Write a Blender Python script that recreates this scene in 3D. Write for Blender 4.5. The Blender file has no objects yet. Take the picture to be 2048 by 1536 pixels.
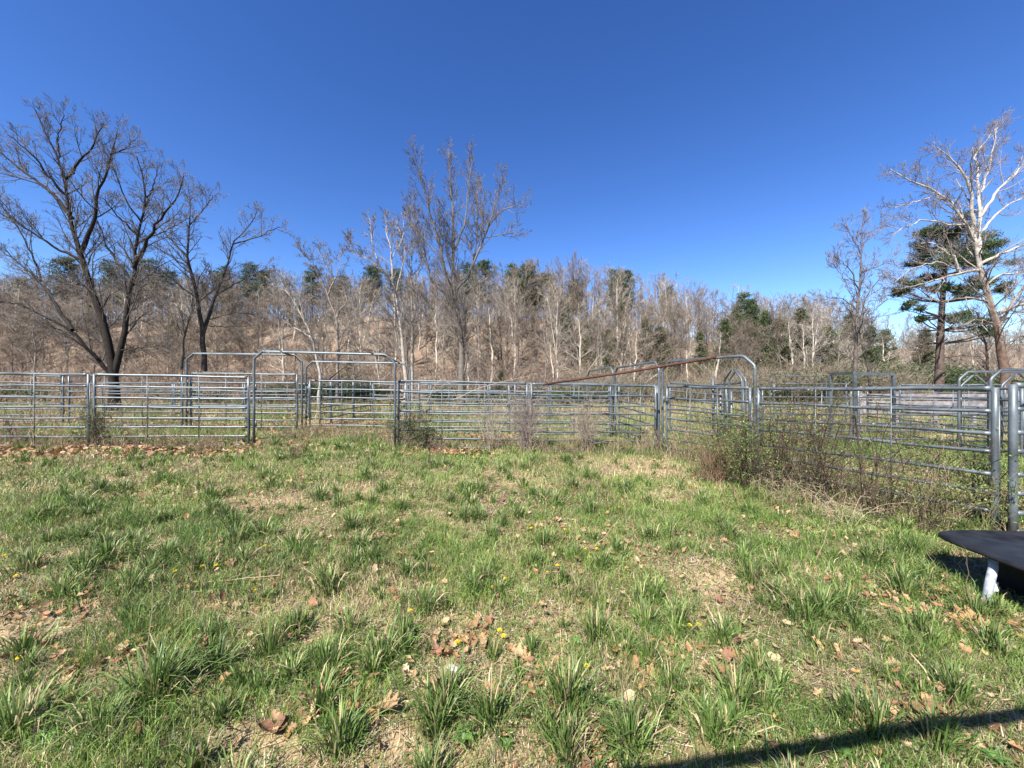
import bpy, math
import numpy as np
from mathutils import Vector
rad = math.radians
sc = bpy.context.scene
col = sc.collection
# ------------------------------------------------------------------ camera, sky, sun, exposure
F = 769.0; HOR = 772.0; EYE = 1.6
cd = bpy.data.cameras.new('camera'); cam = bpy.data.objects.new('camera', cd); col.objects.link(cam)
cam.location = (0, 0, EYE); cam.rotation_euler = (rad(90), 0, 0)
cd.sensor_fit = 'HORIZONTAL'; cd.sensor_width = 36.0; cd.lens = 36.0 * F / 2048
cd.shift_y = (HOR - 768) / 2048; cd.clip_start = 0.05; cd.clip_end = 3000
sc.camera = cam
SUN_EL = 48.0
sx, sy = 0.50, 0.866                      # direction the light travels over the ground
w = bpy.data.worlds.new('World'); sc.world = w; w.use_nodes = True
nt = w.node_tree; nt.nodes.clear()
sky = nt.nodes.new('ShaderNodeTexSky'); sky.sky_type = 'NISHITA'; sky.sun_disc = False
sky.sun_elevation = rad(SUN_EL); sky.sun_rotation = math.atan2(-sx, -sy)
sky.altitude = 300; sky.air_density = 1.0; sky.dust_density = 0.15; sky.ozone_density = 3.0
bg = nt.nodes.new('ShaderNodeBackground'); bg.inputs[1].default_value = 0.057
hsv = nt.nodes.new('ShaderNodeHueSaturation'); hsv.inputs['Saturation'].default_value = 1.16; hsv.inputs['Hue'].default_value = 0.511
wo = nt.nodes.new('ShaderNodeOutputWorld')
gm_ = nt.nodes.new('ShaderNodeGamma'); gm_.inputs[1].default_value = 1.22
nt.links.new(sky.outputs[0], gm_.inputs[0]); nt.links.new(gm_.outputs[0], hsv.inputs['Color']); nt.links.new(hsv.outputs[0], bg.inputs[0]); nt.links.new(bg.outputs[0], wo.inputs[0])
sd = bpy.data.lights.new('sun', 'SUN'); sd.energy = 5.0; sd.angle = rad(0.5); sd.color = (1.0, 0.955, 0.88)
so = bpy.data.objects.new('sun', sd); col.objects.link(so)
ce = math.cos(rad(SUN_EL))
so.rotation_euler = Vector((sx * ce, sy * ce, -math.sin(rad(SUN_EL)))).to_track_quat('-Z', 'Y').to_euler()
sc.view_settings.view_transform = 'Standard'; sc.view_settings.look = 'None'
sc.view_settings.exposure = 1.48; sc.view_settings.gamma = 1.0; sc.view_settings.use_curve_mapping = False

# ------------------------------------------------------------------ helpers
def P(px, py, d):                         # a pixel of the 2048 wide photo at depth d
    return np.array([(px - 1024) / F * d, d, EYE + (HOR - py) / F * d])

def hash2(ix, iy, seed):
    h = (ix.astype(np.int64) * 374761393 + iy.astype(np.int64) * 668265263 + seed * 1442695041) & 0x7fffffff
    h = ((h ^ (h >> 13)) * 1274126177) & 0x7fffffff
    h = (h ^ (h >> 16)) & 0xffff
    return h / 65535.0
def vnoise(x, y, s, seed=0):
    x = np.asarray(x, float) / s; y = np.asarray(y, float) / s
    ix = np.floor(x); iy = np.floor(y); fx = x - ix; fy = y - iy
    fx = fx * fx * (3 - 2 * fx); fy = fy * fy * (3 - 2 * fy)
    a = hash2(ix, iy, seed); b = hash2(ix + 1, iy, seed); c = hash2(ix, iy + 1, seed); d = hash2(ix + 1, iy + 1, seed)
    return a + (b - a) * fx + (c - a) * fy + (a - b - c + d) * fx * fy
def sstep(a, b, x):
    t = np.clip((x - a) / (b - a), 0, 1); return t * t * (3 - 2 * t)

def gz(x, y):                             # height of the land
    x = np.asarray(x, float); y = np.asarray(y, float)
    z = 0.14 * (1 - np.tanh((x + 3.2) / 5.0)) * sstep(1.5, 7.5, y)
    z = z + (vnoise(x, y, 0.9, 3) - .5) * .05 + (vnoise(x, y, .33, 5) - .5) * .025
    u = x / np.maximum(y, 5)
    # wooded hill: lower towards the right
    H = 17.0 - 6.0 * sstep(15, 75, x) - 9.5 * sstep(70, 120, x)
    st = 36 + 10 * sstep(-40, 0, x) + 6 * sstep(20, 60, x)
    z = z + H * sstep(st, st + 62, y) + (vnoise(x, y, 17, 9) - .5) * 4.2 * sstep(st, st + 25, y) + (vnoise(x, y, 6, 10) - .5) * 1.1 * sstep(st, st + 12, y)
    z = z + 1.1 * sstep(26, 45, y) * sstep(18, 40, x)
    # far ridge behind on the right
    z = z + 30 * sstep(150, 290, y) + (vnoise(x, y, 70, 4) - .5) * 9 * sstep(150, 290, y)
    return z
def G(px, py):                            # the ground point seen at a pixel below the horizon
    d = EYE * F / (py - HOR)
    for _ in range(8):
        x = (px - 1024) / F * d
        d = (EYE - float(gz(x, d))) * F / (py - HOR)
    x = (px - 1024) / F * d
    return np.array([x, d, float(gz(x, d))])

class MB:
    def __init__(s): s.v = []; s.q = []; s.t = []; s.c = []; s.n = 0
    def add(s, v, q=None, t=None, c=(1, 1, 1)):
        v = np.asarray(v, float).reshape(-1, 3)
        if q is not None and len(q): s.q.append(np.asarray(q, np.int64).reshape(-1, 4) + s.n)
        if t is not None and len(t): s.t.append(np.asarray(t, np.int64).reshape(-1, 3) + s.n)
        c = np.asarray(c, float)
        if c.ndim == 1: c = np.broadcast_to(c, (len(v), 3))
        s.v.append(v); s.c.append(c.reshape(-1, 3)); s.n += len(v)
    def mesh(s, name, mats, smooth=True):
        m = bpy.data.meshes.new(name)
        v = np.concatenate(s.v).astype(np.float32); c = np.concatenate(s.c).astype(np.float32)
        q = np.concatenate(s.q) if s.q else np.zeros((0, 4), np.int64)
        t = np.concatenate(s.t) if s.t else np.zeros((0, 3), np.int64)
        m.vertices.add(len(v)); m.vertices.foreach_set('co', v.ravel())
        m.loops.add(len(q) * 4 + len(t) * 3)
        m.loops.foreach_set('vertex_index', np.concatenate([q.ravel(), t.ravel()]).astype(np.int32))
        m.polygons.add(len(q) + len(t))
        ls = np.concatenate([np.arange(len(q)) * 4, len(q) * 4 + np.arange(len(t)) * 3]).astype(np.int32)
        m.polygons.foreach_set('loop_start', ls)
        m.polygons.foreach_set('use_smooth', np.full(len(q) + len(t), smooth))
        a = m.color_attributes.new('Col', 'FLOAT_COLOR', 'POINT')
        a.data.foreach_set('color', np.concatenate([c, np.ones((len(c), 1), np.float32)], 1).ravel())
        m.materials.append(mats); m.update(calc_edges=True); m.validate()
        return m
    # M polylines at once: P (M,n,3), R (M,n)
    def tubes(s, P_, R_, k=3, c=(1, 1, 1)):
        P_ = np.asarray(P_, float); R_ = np.asarray(R_, float); M, n, _ = P_.shape
        if M == 0: return
        T = np.gradient(P_, axis=1); T /= np.linalg.norm(T, axis=2, keepdims=True) + 1e-9
        ref = np.where(np.abs(T[:, :1, 2:3]) > .8, np.array([[[1., 0, 0]]]), np.array([[[0, 0, 1.]]])) + np.zeros((M, n, 3))
        U = np.cross(ref, T); U /= np.linalg.norm(U, axis=2, keepdims=True) + 1e-9
        V = np.cross(T, U)
        a = np.arange(k) * 2 * np.pi / k
        ring = P_[:, :, None] + R_[:, :, None, None] * (np.cos(a)[None, None, :, None] * U[:, :, None] + np.sin(a)[None, None, :, None] * V[:, :, None])
        i = np.arange(k); j = (i + 1) % k
        base = (np.arange(M)[:, None, None] * n + np.arange(n - 1)[None, :, None]) * k
        q = np.stack([base + i, base + j, base + k + j, base + k + i], -1)
        c = np.asarray(c, float)
        if c.ndim == 2: c = np.repeat(c, n * k, axis=0)
        s.add(ring, q, None, c)
    def tube(s, pts, r, k=12, c=(1, 1, 1), cap=True):
        pts = np.asarray(pts, float); n = len(pts); r = np.broadcast_to(np.asarray(r, float), (n,))
        n0 = s.n; s.tubes(pts[None], r[None], k, c)
        if cap:
            for e, o in ((0, 0), (n - 1, (n - 1) * k)):
                s.add(pts[e:e + 1], None, None, c)
                i = np.arange(k); tr = np.stack([i + n0 + o, (i + 1) % k + n0 + o, np.full(k, s.n - 1)], -1)
                if e == 0: tr = tr[:, ::-1]
                s.t.append(tr.astype(np.int64))
    def box(s, lo, hi, c=(1, 1, 1), M=None):
        x0, y0, z0 = lo; x1, y1, z1 = hi
        v = np.array([(x0, y0, z0), (x1, y0, z0), (x1, y1, z0), (x0, y1, z0), (x0, y0, z1), (x1, y0, z1), (x1, y1, z1), (x0, y1, z1)], float)
        if M is not None: v = v @ M.T
        s.add(v, [(3, 2, 1, 0), (4, 5, 6, 7), (0, 1, 5, 4), (1, 2, 6, 5), (2, 3, 7, 6), (3, 0, 4, 7)], None, c)

def link(name, mesh, parent=None, loc=(0, 0, 0), rz=0.0):
    o = bpy.data.objects.new(name, mesh); col.objects.link(o)
    o.location = [float(v) for v in loc]; o.rotation_euler = (0, 0, rz)
    if parent: o.parent = parent
    return o
def tag(o, label=None, cat=None, group=None, kind=None):
    if label: o['label'] = label
    if cat: o['category'] = cat
    if group: o['group'] = group
    if kind: o['kind'] = kind
    return o
def thing(name, label, cat, loc, rz=0.0, group=None):
    return tag(link(name, None, None, loc, rz), label, cat, group)
def copy_thing(o, loc, rz=0.0, sc_=1.0, label=None):
    c = o.copy(); col.objects.link(c)
    c.location = [float(v) for v in loc]; c.rotation_euler = (o.rotation_euler[0], o.rotation_euler[1], rz)
    c.scale = (sc_, sc_, sc_) if not hasattr(sc_, '__len__') else sc_
    if label: c['label'] = label
    for ch in o.children:
        d = ch.copy(); col.objects.link(d); d.parent = c
    return c

# ------------------------------------------------------------------ materials
def newmat(name):
    m = bpy.data.materials.new(name); m.use_nodes = True; return m, m.node_tree, m.node_tree.nodes['Principled BSDF']
def mat_col(name, rough=.7, spec=.3, nscale=8.0, namt=.35, trans=0.0, bump=0.0, metal=0.0, base=None):
    m, t, b = newmat(name)
    tc = t.nodes.new('ShaderNodeTexCoord'); no = t.nodes.new('ShaderNodeTexNoise'); no.inputs['Scale'].default_value = nscale; no.inputs['Detail'].default_value = 4
    t.links.new(tc.outputs['Object'], no.inputs['Vector'])
    mr = t.nodes.new('ShaderNodeMapRange'); mr.inputs[1].default_value = .3; mr.inputs[2].default_value = .7
    mr.inputs[3].default_value = 1 - namt; mr.inputs[4].default_value = 1 + namt
    t.links.new(no.outputs[0], mr.inputs[0])
    vm = t.nodes.new('ShaderNodeVectorMath'); vm.operation = 'SCALE'
    if base is None:
        at = t.nodes.new('ShaderNodeAttribute'); at.attribute_name = 'Col'; t.links.new(at.outputs['Color'], vm.inputs[0])
    else: vm.inputs[0].default_value = base
    t.links.new(mr.outputs[0], vm.inputs['Scale']); t.links.new(vm.outputs[0], b.inputs['Base Color'])
    b.inputs['Roughness'].default_value = rough; b.inputs['Specular IOR Level'].default_value = spec; b.inputs['Metallic'].default_value = metal
    if bump:
        bp = t.nodes.new('ShaderNodeBump'); bp.inputs['Strength'].default_value = bump; bp.inputs['Distance'].default_value = .02
        t.links.new(no.outputs[0], bp.inputs['Height']); t.links.new(bp.outputs[0], b.inputs['Normal'])
    if trans:
        tr = t.nodes.new('ShaderNodeBsdfTranslucent'); t.links.new(vm.outputs[0], tr.inputs[0])
        mx = t.nodes.new('ShaderNodeMixShader'); mx.inputs[0].default_value = trans
        out = t.nodes['Material Output']; t.links.new(b.outputs[0], mx.inputs[1]); t.links.new(tr.outputs[0], mx.inputs[2]); t.links.new(mx.outputs[0], out.inputs[0])
    return m
def mat_galv():
    m, t, b = newmat('galvanised_steel')
    tc = t.nodes.new('ShaderNodeTexCoord'); gm = t.nodes.new('ShaderNodeNewGeometry')
    n1 = t.nodes.new('ShaderNodeTexNoise'); n1.inputs['Scale'].default_value = 3; n1.inputs['Detail'].default_value = 6
    n2 = t.nodes.new('ShaderNodeTexVoronoi'); n2.inputs['Scale'].default_value = 60
    t.links.new(gm.outputs['Position'], n1.inputs['Vector']); t.links.new(gm.outputs['Position'], n2.inputs['Vector'])
    r = t.nodes.new('ShaderNodeValToRGB'); e = r.color_ramp.elements
    e[0].position = .3; e[0].color = (.065, .078, .085, 1); e[1].position = .7; e[1].color = (.165, .19, .205, 1)
    x = r.color_ramp.elements.new(.80); x.color = (.16, .11, .07, 1)
    t.links.new(n1.outputs[0], r.inputs[0])
    mx = t.nodes.new('ShaderNodeMixRGB'); mx.blend_type = 'MULTIPLY'; mx.inputs[0].default_value = .25
    t.links.new(r.outputs[0], mx.inputs[1]); t.links.new(n2.outputs['Distance'], mx.inputs[2])
    t.links.new(mx.outputs[0], b.inputs['Base Color'])
    b.inputs['Metallic'].default_value = .45; b.inputs['Roughness'].default_value = .42
    mr = t.nodes.new('ShaderNodeMapRange'); mr.inputs[3].default_value = .34; mr.inputs[4].default_value = .6
    t.links.new(n1.outputs[0], mr.inputs[0]); t.links.new(mr.outputs[0], b.inputs['Roughness'])
    return m
GALV = mat_galv()
BARK = mat_col('bark', .85, .15, 6, .35, bump=.5)
TWIG = mat_col('twigs', .8, .2, 1.5, .3)
GRASS = mat_col('grass_blades', .5, .4, 1.3, .2, trans=.28)
LEAF = mat_col('green_leaves', .5, .4, 3, .3, trans=.3)
NEEDLE = mat_col('needles', .6, .25, .8, .4, trans=.12)
DRY = mat_col('dry_leaves', .65, .3, 25, .25, trans=.12)
RUST = mat_col('rusty_steel', .85, .15, 20, .4, base=(.070, .033, .024))
BLACK = mat_col('black_plastic', .5, .22, 9, .6, base=(.011, .011, .012), bump=.25)
WPAINT = mat_col('pale_painted_pipe', .55, .3, 22, .35, base=(.26, .285, .31))
WHITE = mat_col('white_paper', .6, .3, 9, .1, base=(.75, .75, .72))
PETAL = mat_col('yellow_petals', .6, .2, 30, .1, base=(.80, .62, .02), trans=.2)
STONE = mat_col('pale_stone', .85, .2, 14, .3, base=(.5, .46, .38), bump=.6)
BOARD = mat_col('weathered_board', .85, .15, 5, .45, base=(.19, .17, .17), bump=.3)

# ------------------------------------------------------------------ ground
def ground():
    rng = np.random.default_rng(1)
    ys = np.concatenate([np.linspace(-40, -1, 16), np.arange(-.8, 12, .07), np.geomspace(12.1, 60, 110), np.geomspace(61, 420, 70)])
    xs = np.concatenate([np.geomspace(420, 31, 40) * -1, np.linspace(-30, -14, 44), np.arange(-13.8, 13.8, .09), np.linspace(14, 30, 44), np.geomspace(31, 420, 40)])
    X, Y = np.meshgrid(xs, ys); Z = gz(X, Y)
    n, m = X.shape
    i = np.arange(n * m).reshape(n, m)
    q = np.stack([i[:-1, :-1], i[:-1, 1:], i[1:, 1:], i[1:, :-1]], -1)
    a = vnoise(X, Y, 1.1, 11) * .5 + vnoise(X, Y, .35, 12) * .5
    soil = np.array([.13, .088, .052]); straw = np.array([.29, .215, .12]); green = np.array([.055, .082, .022]); litter = np.array([.175, .128, .092]); clay = np.array([.34, .26, .12])
    c = soil + (straw - soil) * sstep(.3, .7, a)[..., None]
    g = sstep(.35, .65, vnoise(X, Y, 2.2, 13))[..., None] * .75 * sstep(4, 9, Y)[..., None]
    c = c + (green - c) * g
    far = sstep(29, 38, Y - 4 * (vnoise(X, Y, 6, 14) - .5))
    rightg = sstep(22, 34, X) * (1 - sstep(60, 75, Y))       # grassy slope on the right
    far = (far * (1 - .75 * rightg))[..., None]
    l2 = litter * (.65 + .7 * vnoise(X, Y, 5, 15) * .6 + .4 * vnoise(X, Y, 1.3, 16))[..., None]
    c = c + (l2 - c) * far
    k = (np.exp(-((X + 47) / 3.6) ** 2 - ((Y - 39) / 3.5) ** 2) * (1.2 * vnoise(X, Y, 1.8, 18) + .2))[..., None]
    c = c + (clay - c) * np.clip(k * 1.4, 0, 1)
    b = MB(); b.add(np.stack([X, Y, Z], -1), q, None, c.reshape(-1, 3))
    m_ = mat_col('ground_soil', .95, .1, 9, .35, bump=.6)
    return tag(link('ground', b.mesh('ground', m_)), kind='structure')
ground()

# ------------------------------------------------------------------ steel pens
FR = [1, .838, .678, .55, .39, .262, .128, 0]
PH = 1.57
def end(e):                               # (px, ytop, ybot) or (px, ytop, ('d', depth))
    px, yt, yb = e
    d = yb[1] if isinstance(yb, tuple) else PH * F / (yb - yt)
    t = P(px, yt, d); return np.array([t[0], t[1], t[2] - PH])
def panel(A, B, label, name='livestock_panel', cat='livestock panel', group='galvanised livestock panels joined into pens', stays=(1 / 3, 2 / 3), k=8, rr=.0215, pr=.028):
    a, b = end(A), end(B)
    dx = b - a; L = math.hypot(dx[0], dx[1]); rz = math.atan2(dx[1], dx[0]); sl = dx[2]
    t = thing(name, label, cat, a, rz, group)
    def lp(f, z): return (L * f, 0, sl * f + z)
    for f, q in ((0, .0), (1, .0)):
        mb = MB(); mb.tube([lp(f, -.10), lp(f, .3), lp(f, 1.2), lp(f, PH + .012)], pr, 12); link('post', mb.mesh('post', GALV), t)
    for i, fr in enumerate(FR):
        z = PH * fr; r = .0265 if i == 0 else rr
        sag = .013 * math.sin(i * 7.3 + L * 9); dent = .010 * math.sin(i * 3.1 + L * 31)
        mb = MB()
        e0 = .026 / L
        mb.tube([lp(e0, z), lp(e0 + .02, z), lp(e0 + .06, z), lp(.25, z + dent), lp(.5, z + sag), lp(.77, z - dent * .6), lp(1 - e0 - .06, z), lp(1 - e0 - .02, z), lp(1 - e0, z)], [r * 1.35, r * 1.2, r, r, r, r, r, r * 1.2, r * 1.35], 10)
        link('rail', mb.mesh('rail', GALV), t)
    for s in stays:
        mb = MB(); mb.tube([(L * s, -.026, sl * s + .0), (L * s, -.026, sl * s + PH)], .0085, 8); link('stay', mb.mesh('stay', GALV), t)
    mb = MB()
    mb.tube([(L + .03, 0, sl + .22), (L + .03, 0, sl + 1.38)], .009, 8)
    link('hinge_pin', mb.mesh('hinge_pin', GALV), t)
    return t
def arch(pxa, da, pxb, db, yta, ytb, label, H=2.13, cat='gate frame', r=.028, cut=.22, drop=.19, rust=False):
    a = P(pxa, yta, da); b = P(pxb, ytb, db); a[2] -= H; b[2] -= H
    dx = b - a; L = math.hypot(dx[0], dx[1]); rz = math.atan2(dx[1], dx[0]); sl = dx[2]
    t = thing('gate_frame', label, cat, a, rz, 'bent tube gate frames standing among the panels')
    f = cut / L
    def lp(f, z): return np.array((L * f, 0, sl * f + z))
    ctrl = [lp(0, -.12), lp(0, H - drop), lp(f, H), lp(1 - f, H), lp(1, H - drop), lp(1, -.12)]
    pts = [ctrl[0], lp(0, .8)]
    for i in range(1, 5):                 # rounded bends
        p, q, s = ctrl[i - 1], ctrl[i], ctrl[i + 1]
        u = (p - q) / np.linalg.norm(p - q); v = (s - q) / np.linalg.norm(s - q); e = min(.06, .35 * np.linalg.norm(p - q), .35 * np.linalg.norm(s - q))
        for tt in (0, .25, .5, .75, 1):
            pts.append((1 - tt) ** 2 * (q + u * e) + 2 * tt * (1 - tt) * q + tt ** 2 * (q + v * e))
    pts += [lp(1, .8), ctrl[5]]
    mb = MB(); mb.tube(pts, r, 12); link('bent_tube', mb.mesh('bent_tube', GALV), t)
    for zz in (.35, 1.2):
        mb = MB(); mb.tube([(.045, 0, zz), (.045, 0, zz + .14)], .016, 8); mb.box((0, -.004, zz + .04), (.05, .004, zz + .1)); link('hinge', mb.mesh('hinge', GALV), t)
    mb = MB(); z = 1.0
    mb.tube([(L - .42, -.04, z + sl), (L - .02, -.04, z + sl)], .009, 8); mb.tube([(L - .1, -.04, z + sl - .05), (L - .1, -.06, z + sl + .05)], .014, 8)
    link('latch_bolt', mb.mesh('latch_bolt', RUST), t)
    return t
D = lambda v: ('d', v)
GT = dict(name='pen_gate', cat='gate', group='railed gates hung in the tube frames')
# front row
panel((-100, 747, 892), (177, 749, 892), 'front row panel cut by the left photo edge above the brown leaf bed', stays=(.33, .615))
panel((189, 749, 892), (497, 755, 889), 'front row panel below the black three-stemmed tree, left of the open gateway')
arch(508, 9.0, 790, 9.0, 701, 710, 'nearest wide tube gate frame left of centre, standing open above grass')
panel((797, 762, 894), (1054, 767, 896), 'front row panel with a dark seedling at its left post')
panel((1063, 768, 897), (1314, 772, 899), 'front row panel carrying pale dry vines, under the rusty pipe')
arch(1325, 8.8, 1510, 6.8, 723, 710, 'tall tube frame in the right corner that the rusty pipe leans on')
panel((1334, 773, D(8.65)), (1500, 776, D(6.98)), 'gate closed in the right corner frame behind leafy rose canes', **GT)
panel((1517, 777, D(6.6)), (1990, 777, D(4.28)), 'longest nearest panel on the right, overgrown with rose canes', rr=.021, pr=.032)
panel((2026, 771, D(4.12)), (2620, 771, D(4.2)), 'nearest panel cut by the right photo edge behind the black table', rr=.021, pr=.035)
# second row
panel((-75, 746, 843), (126, 753, 842), 'second row panel far left, seen through the front rails')
panel((138, 752, 848), (364, 750, 851), 'second row panel directly under the black three-stemmed tree trunks')
arch(373, 11.3, 604, 11.3, 706, 710, 'tube gate frame second from left with a thick-railed gate')
panel((382, 747, 853), (594, 749, 854), 'gate with the highest thick top rail in the second frame from left', **GT)
arch(612, 12.0, 820, 12.0, 722, 727, 'tube gate frame with closed gate behind the open gateway')
panel((620, 761, 863), (812, 765, 866), 'closed gate seen through the nearest open tube frame', **GT)
panel((838, 766, 866), (1018, 767, 867), 'second row panel behind the dark seedling panel')
panel((1030, 767, 868), (1221, 768, 869), 'second row panel behind the vine covered panel')
arch(1230, 12.1, 1318, 8.9, 736, 722, 'tube frame meeting the right corner frame, sloping away to the left')
panel((1238, 768, D(11.9)), (1311, 773, D(9.3)), 'slanting gate under the rusty pipe between two frames', **GT)
arch(1175, 15.0, 1226, 12.3, 743, 733, 'small distant tube frame at the end of the rusty pipe alley')
# alley and far row
panel((640, 759, D(13.0)), (661, 759, D(13.9)), 'short alley panel nearest the closed gate, seen end on', stays=(.5,))
panel((663, 759, D(14.0)), (706, 760, D(16.0)), 'alley panel with dark posts beyond the closed gate')
panel((708, 760, D(16.1)), (741, 761, D(18.0)), 'last alley panel meeting the far row')
for i, (x0, x1, lab) in enumerate([(205, 345, 'far row panel under the black tree, third row back'), (349, 486, 'far row panel seen through the thick-railed gate'), (490, 618, 'far row panel behind the nearest open frame post'),
                                   (745, 858, 'far row panel behind the closed gate, right half'), (862, 976, 'far row panel behind the dark seedling panel, left of a pale post'), (980, 1098, 'far row panel left of the vine tangle post'), (1102, 1218, 'far row panel in the back under the rusty pipe')]):
    panel((x0, 765 + i, D(17.6)), (x1, 766 + i, D(17.6)), lab)
# right hand pens
panel((1525, 776, D(10.7)), (1702, 776, D(10.4)), 'rear panel seen through the rose canes, left of the chute portal', k=8)
panel((1717, 775, D(10.4)), (2036, 777, D(9.9)), 'rear panel right of the chute portal with two pale stays')
panel((1735, 775, D(12.8)), (2044, 778, D(8.2)), 'slanting dark panel crossing behind the pale boards')
panel((1548, 768, D(14.5)), (1692, 768, D(14.2)), 'farthest panel on the right, left of the chute portal')
panel((1800, 770, D(13.4)), (2010, 770, D(12.4)), 'far panel behind the pine trunk foot')
panel((1428, 770, D(13.5)), (1486, 765, D(9.6)), 'slanting alley panel under the bowed alley frames')
panel((1340, 766, D(12.6)), (1452, 773, D(11.0)), 'dark railed panel behind the corner gate')
arch(1918, 9.1, 2130, 9.1, 743, 745, 'tube frame right of the pine trunk, lower and farther of two', H=1.95)
arch(1981, 7.6, 2220, 7.6, 739, 742, 'tube frame nearest the right photo edge, above the round post', H=1.95)
arch(1540, 14.0, 1653, 14.0, 751, 753, 'thin pale frame just left of the chute portal', H=1.98, r=.02)
def bow(pxa, da, pxb, db, yap, label):
    a = P(pxa, yap, da); b = P(pxb, yap, db); H = a[2] - float(gz(a[0], a[1])); a[2] -= H; b[2] -= H
    dx = b - a; L = math.hypot(dx[0], dx[1]); t = thing('alley_bow', label, 'alley frame', a, math.atan2(dx[1], dx[0]), 'bowed frames over the cattle alley')
    pts = [(0, 0, -.1), (0, 0, H - .32), (.04 * L, 0, H - .26), (.42 * L, 0, H - .02), (.5 * L, 0, H), (.58 * L, 0, H - .02), (.96 * L, 0, H - .26), (L, 0, H - .32), (L, 0, -.1)]
    mb = MB(); mb.tube(pts, .024, 10); link('bow_tube', mb.mesh('bow_tube', GALV), t)
    mb = MB(); mb.tube([(0, 0, .12), (L, 0, .12)], .02, 8); link('foot_bar', mb.mesh('foot_bar', GALV), t)
bow(1449, 10.2, 1484, 9.4, 739, 'left of two crossed bows right of centre behind the corner gate')
bow(1458, 10.9, 1492, 10.1, 741, 'right of two crossed bows right of centre behind the corner gate')
bow(1921, 9.6, 1977, 9.6, 750, 'small peaked bow right of the pine trunk')
bow(2003, 8.7, 2066, 8.7, 746, 'small peaked bow at the right photo edge')
def portal():
    t = thing('chute_portal', 'flat-topped grey steel portal of square posts in front of two thin trees', 'chute portal', P(1661, 750, 12.0) * np.array([1, 1, 0]) + np.array([0, 0, .05]))
    o = P(1661, 750, 12.0); g = .05
    p = [P(1661, 751, 12.0), P(1709, 750, 10.9), P(1787, 751, 11.8)]
    for q in p:
        q = q - np.array([o[0], o[1], g]); mb = MB(); mb.box((q[0] - .045, q[1] - .03, -.1), (q[0] + .045, q[1] + .03, q[2])); link('square_post', mb.mesh('square_post', GALV, False), t)
    for u, v in ((0, 1), (1, 2)):
        a = p[u] - np.array([o[0], o[1], g]); b = p[v] - np.array([o[0], o[1], g]); dx = b - a; L = math.hypot(dx[0], dx[1])
        mb = MB(); mb.box((0, -.028, 0), (L, .028, .085)); link('top_beam', mb.mesh('top_beam', GALV, False), t, a + np.array([0, 0, .003]), math.atan2(dx[1], dx[0]))
portal()
def boards():
    a = P(1722, 787, 14.2); b = P(2030, 787, 13.6); g = a[2] - .85; dx = b - a; L = math.hypot(dx[0], dx[1])
    t = thing('board_fence', 'weathered grey board fence behind the right rear panels', 'board fence', (a[0], a[1], g), math.atan2(dx[1], dx[0]))
    rng = np.random.default_rng(5); n = 24
    for j in range(3):
        mb = MB(); z = .12 + .26 * j; mb.box((0, -.014, z), (L, .014, z + .2)); link('board', mb.mesh('board', BOARD, False), t)
    for j in range(5):
        mb = MB(); x = L * j / 4; mb.box((x - .05, .016, -.2), (x + .05, .11, .92)); link('post', mb.mesh('post', BOARD, False), t)
boards()
# frame over the camera's gateway: it throws the bar of shade at the lower right
def near_frame():
    t = thing('gate_frame', 'tube gate frame behind the camera whose shadow crosses the lower right grass', 'gate frame', (0, 0, 0), 0, 'bent tube gate frames standing among the panels')
    H = 2.13; off = H / math.tan(rad(SUN_EL))
    def up(px, py, z=H):
        g = G(px, py); o = z / math.tan(rad(SUN_EL)); return np.array([g[0] - sx * o, g[1] - sy * o, g[2] + z])
    a = up(1250, 1556); b = up(2080, 1425); u = (b - a) / np.linalg.norm(b - a)
    b2 = b + u * .9; a2 = a - u * .35
    mb = MB(); mb.tube([a2 - u * .2 - np.array([0, 0, 2.2]), a2 - u * .2 - np.array([0, 0, .2]), a2, b2, b2 + u * .2 - np.array([0, 0, .2]), b2 + u * .2 - np.array([0, 0, 2.2])], .03, 12)
    link('bent_tube', mb.mesh('bent_tube', GALV), t)
near_frame()
# rusty pipe
a = P(1086, 769, 9.4); b = P(1446, 712, 7.45)
mb = MB(); o_ = a.copy(); mb.tube([a - o_, (a + b) / 2 - o_ + [0, 0, -.02], b - o_], .029, 10)
tag(link('rusty_pipe', mb.mesh('rusty_pipe', RUST), None, a), 'long rusty pipe leaning from the front panel up onto the right corner frame', 'pipe')
# posts standing in the alley cluster
for i, (px, d) in enumerate([(1426, 11.5), (1441, 11.2), (1463, 10.6)]):
    a = P(px, 783 if i else 753, d); g = float(gz(a[0], a[1])) - .05
    mb = MB(); mb.tube([(0, 0, 0), (0, 0, a[2] - g)], .032, 10)
    tag(link('steel_post', mb.mesh('steel_post', GALV), None, (a[0], a[1], g)), ['tall steel post at the left end of the bowed alley frames', 'short steel post between the alley post and the crossed bows', 'short steel post under the crossed bows'][i], 'steel post')

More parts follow.
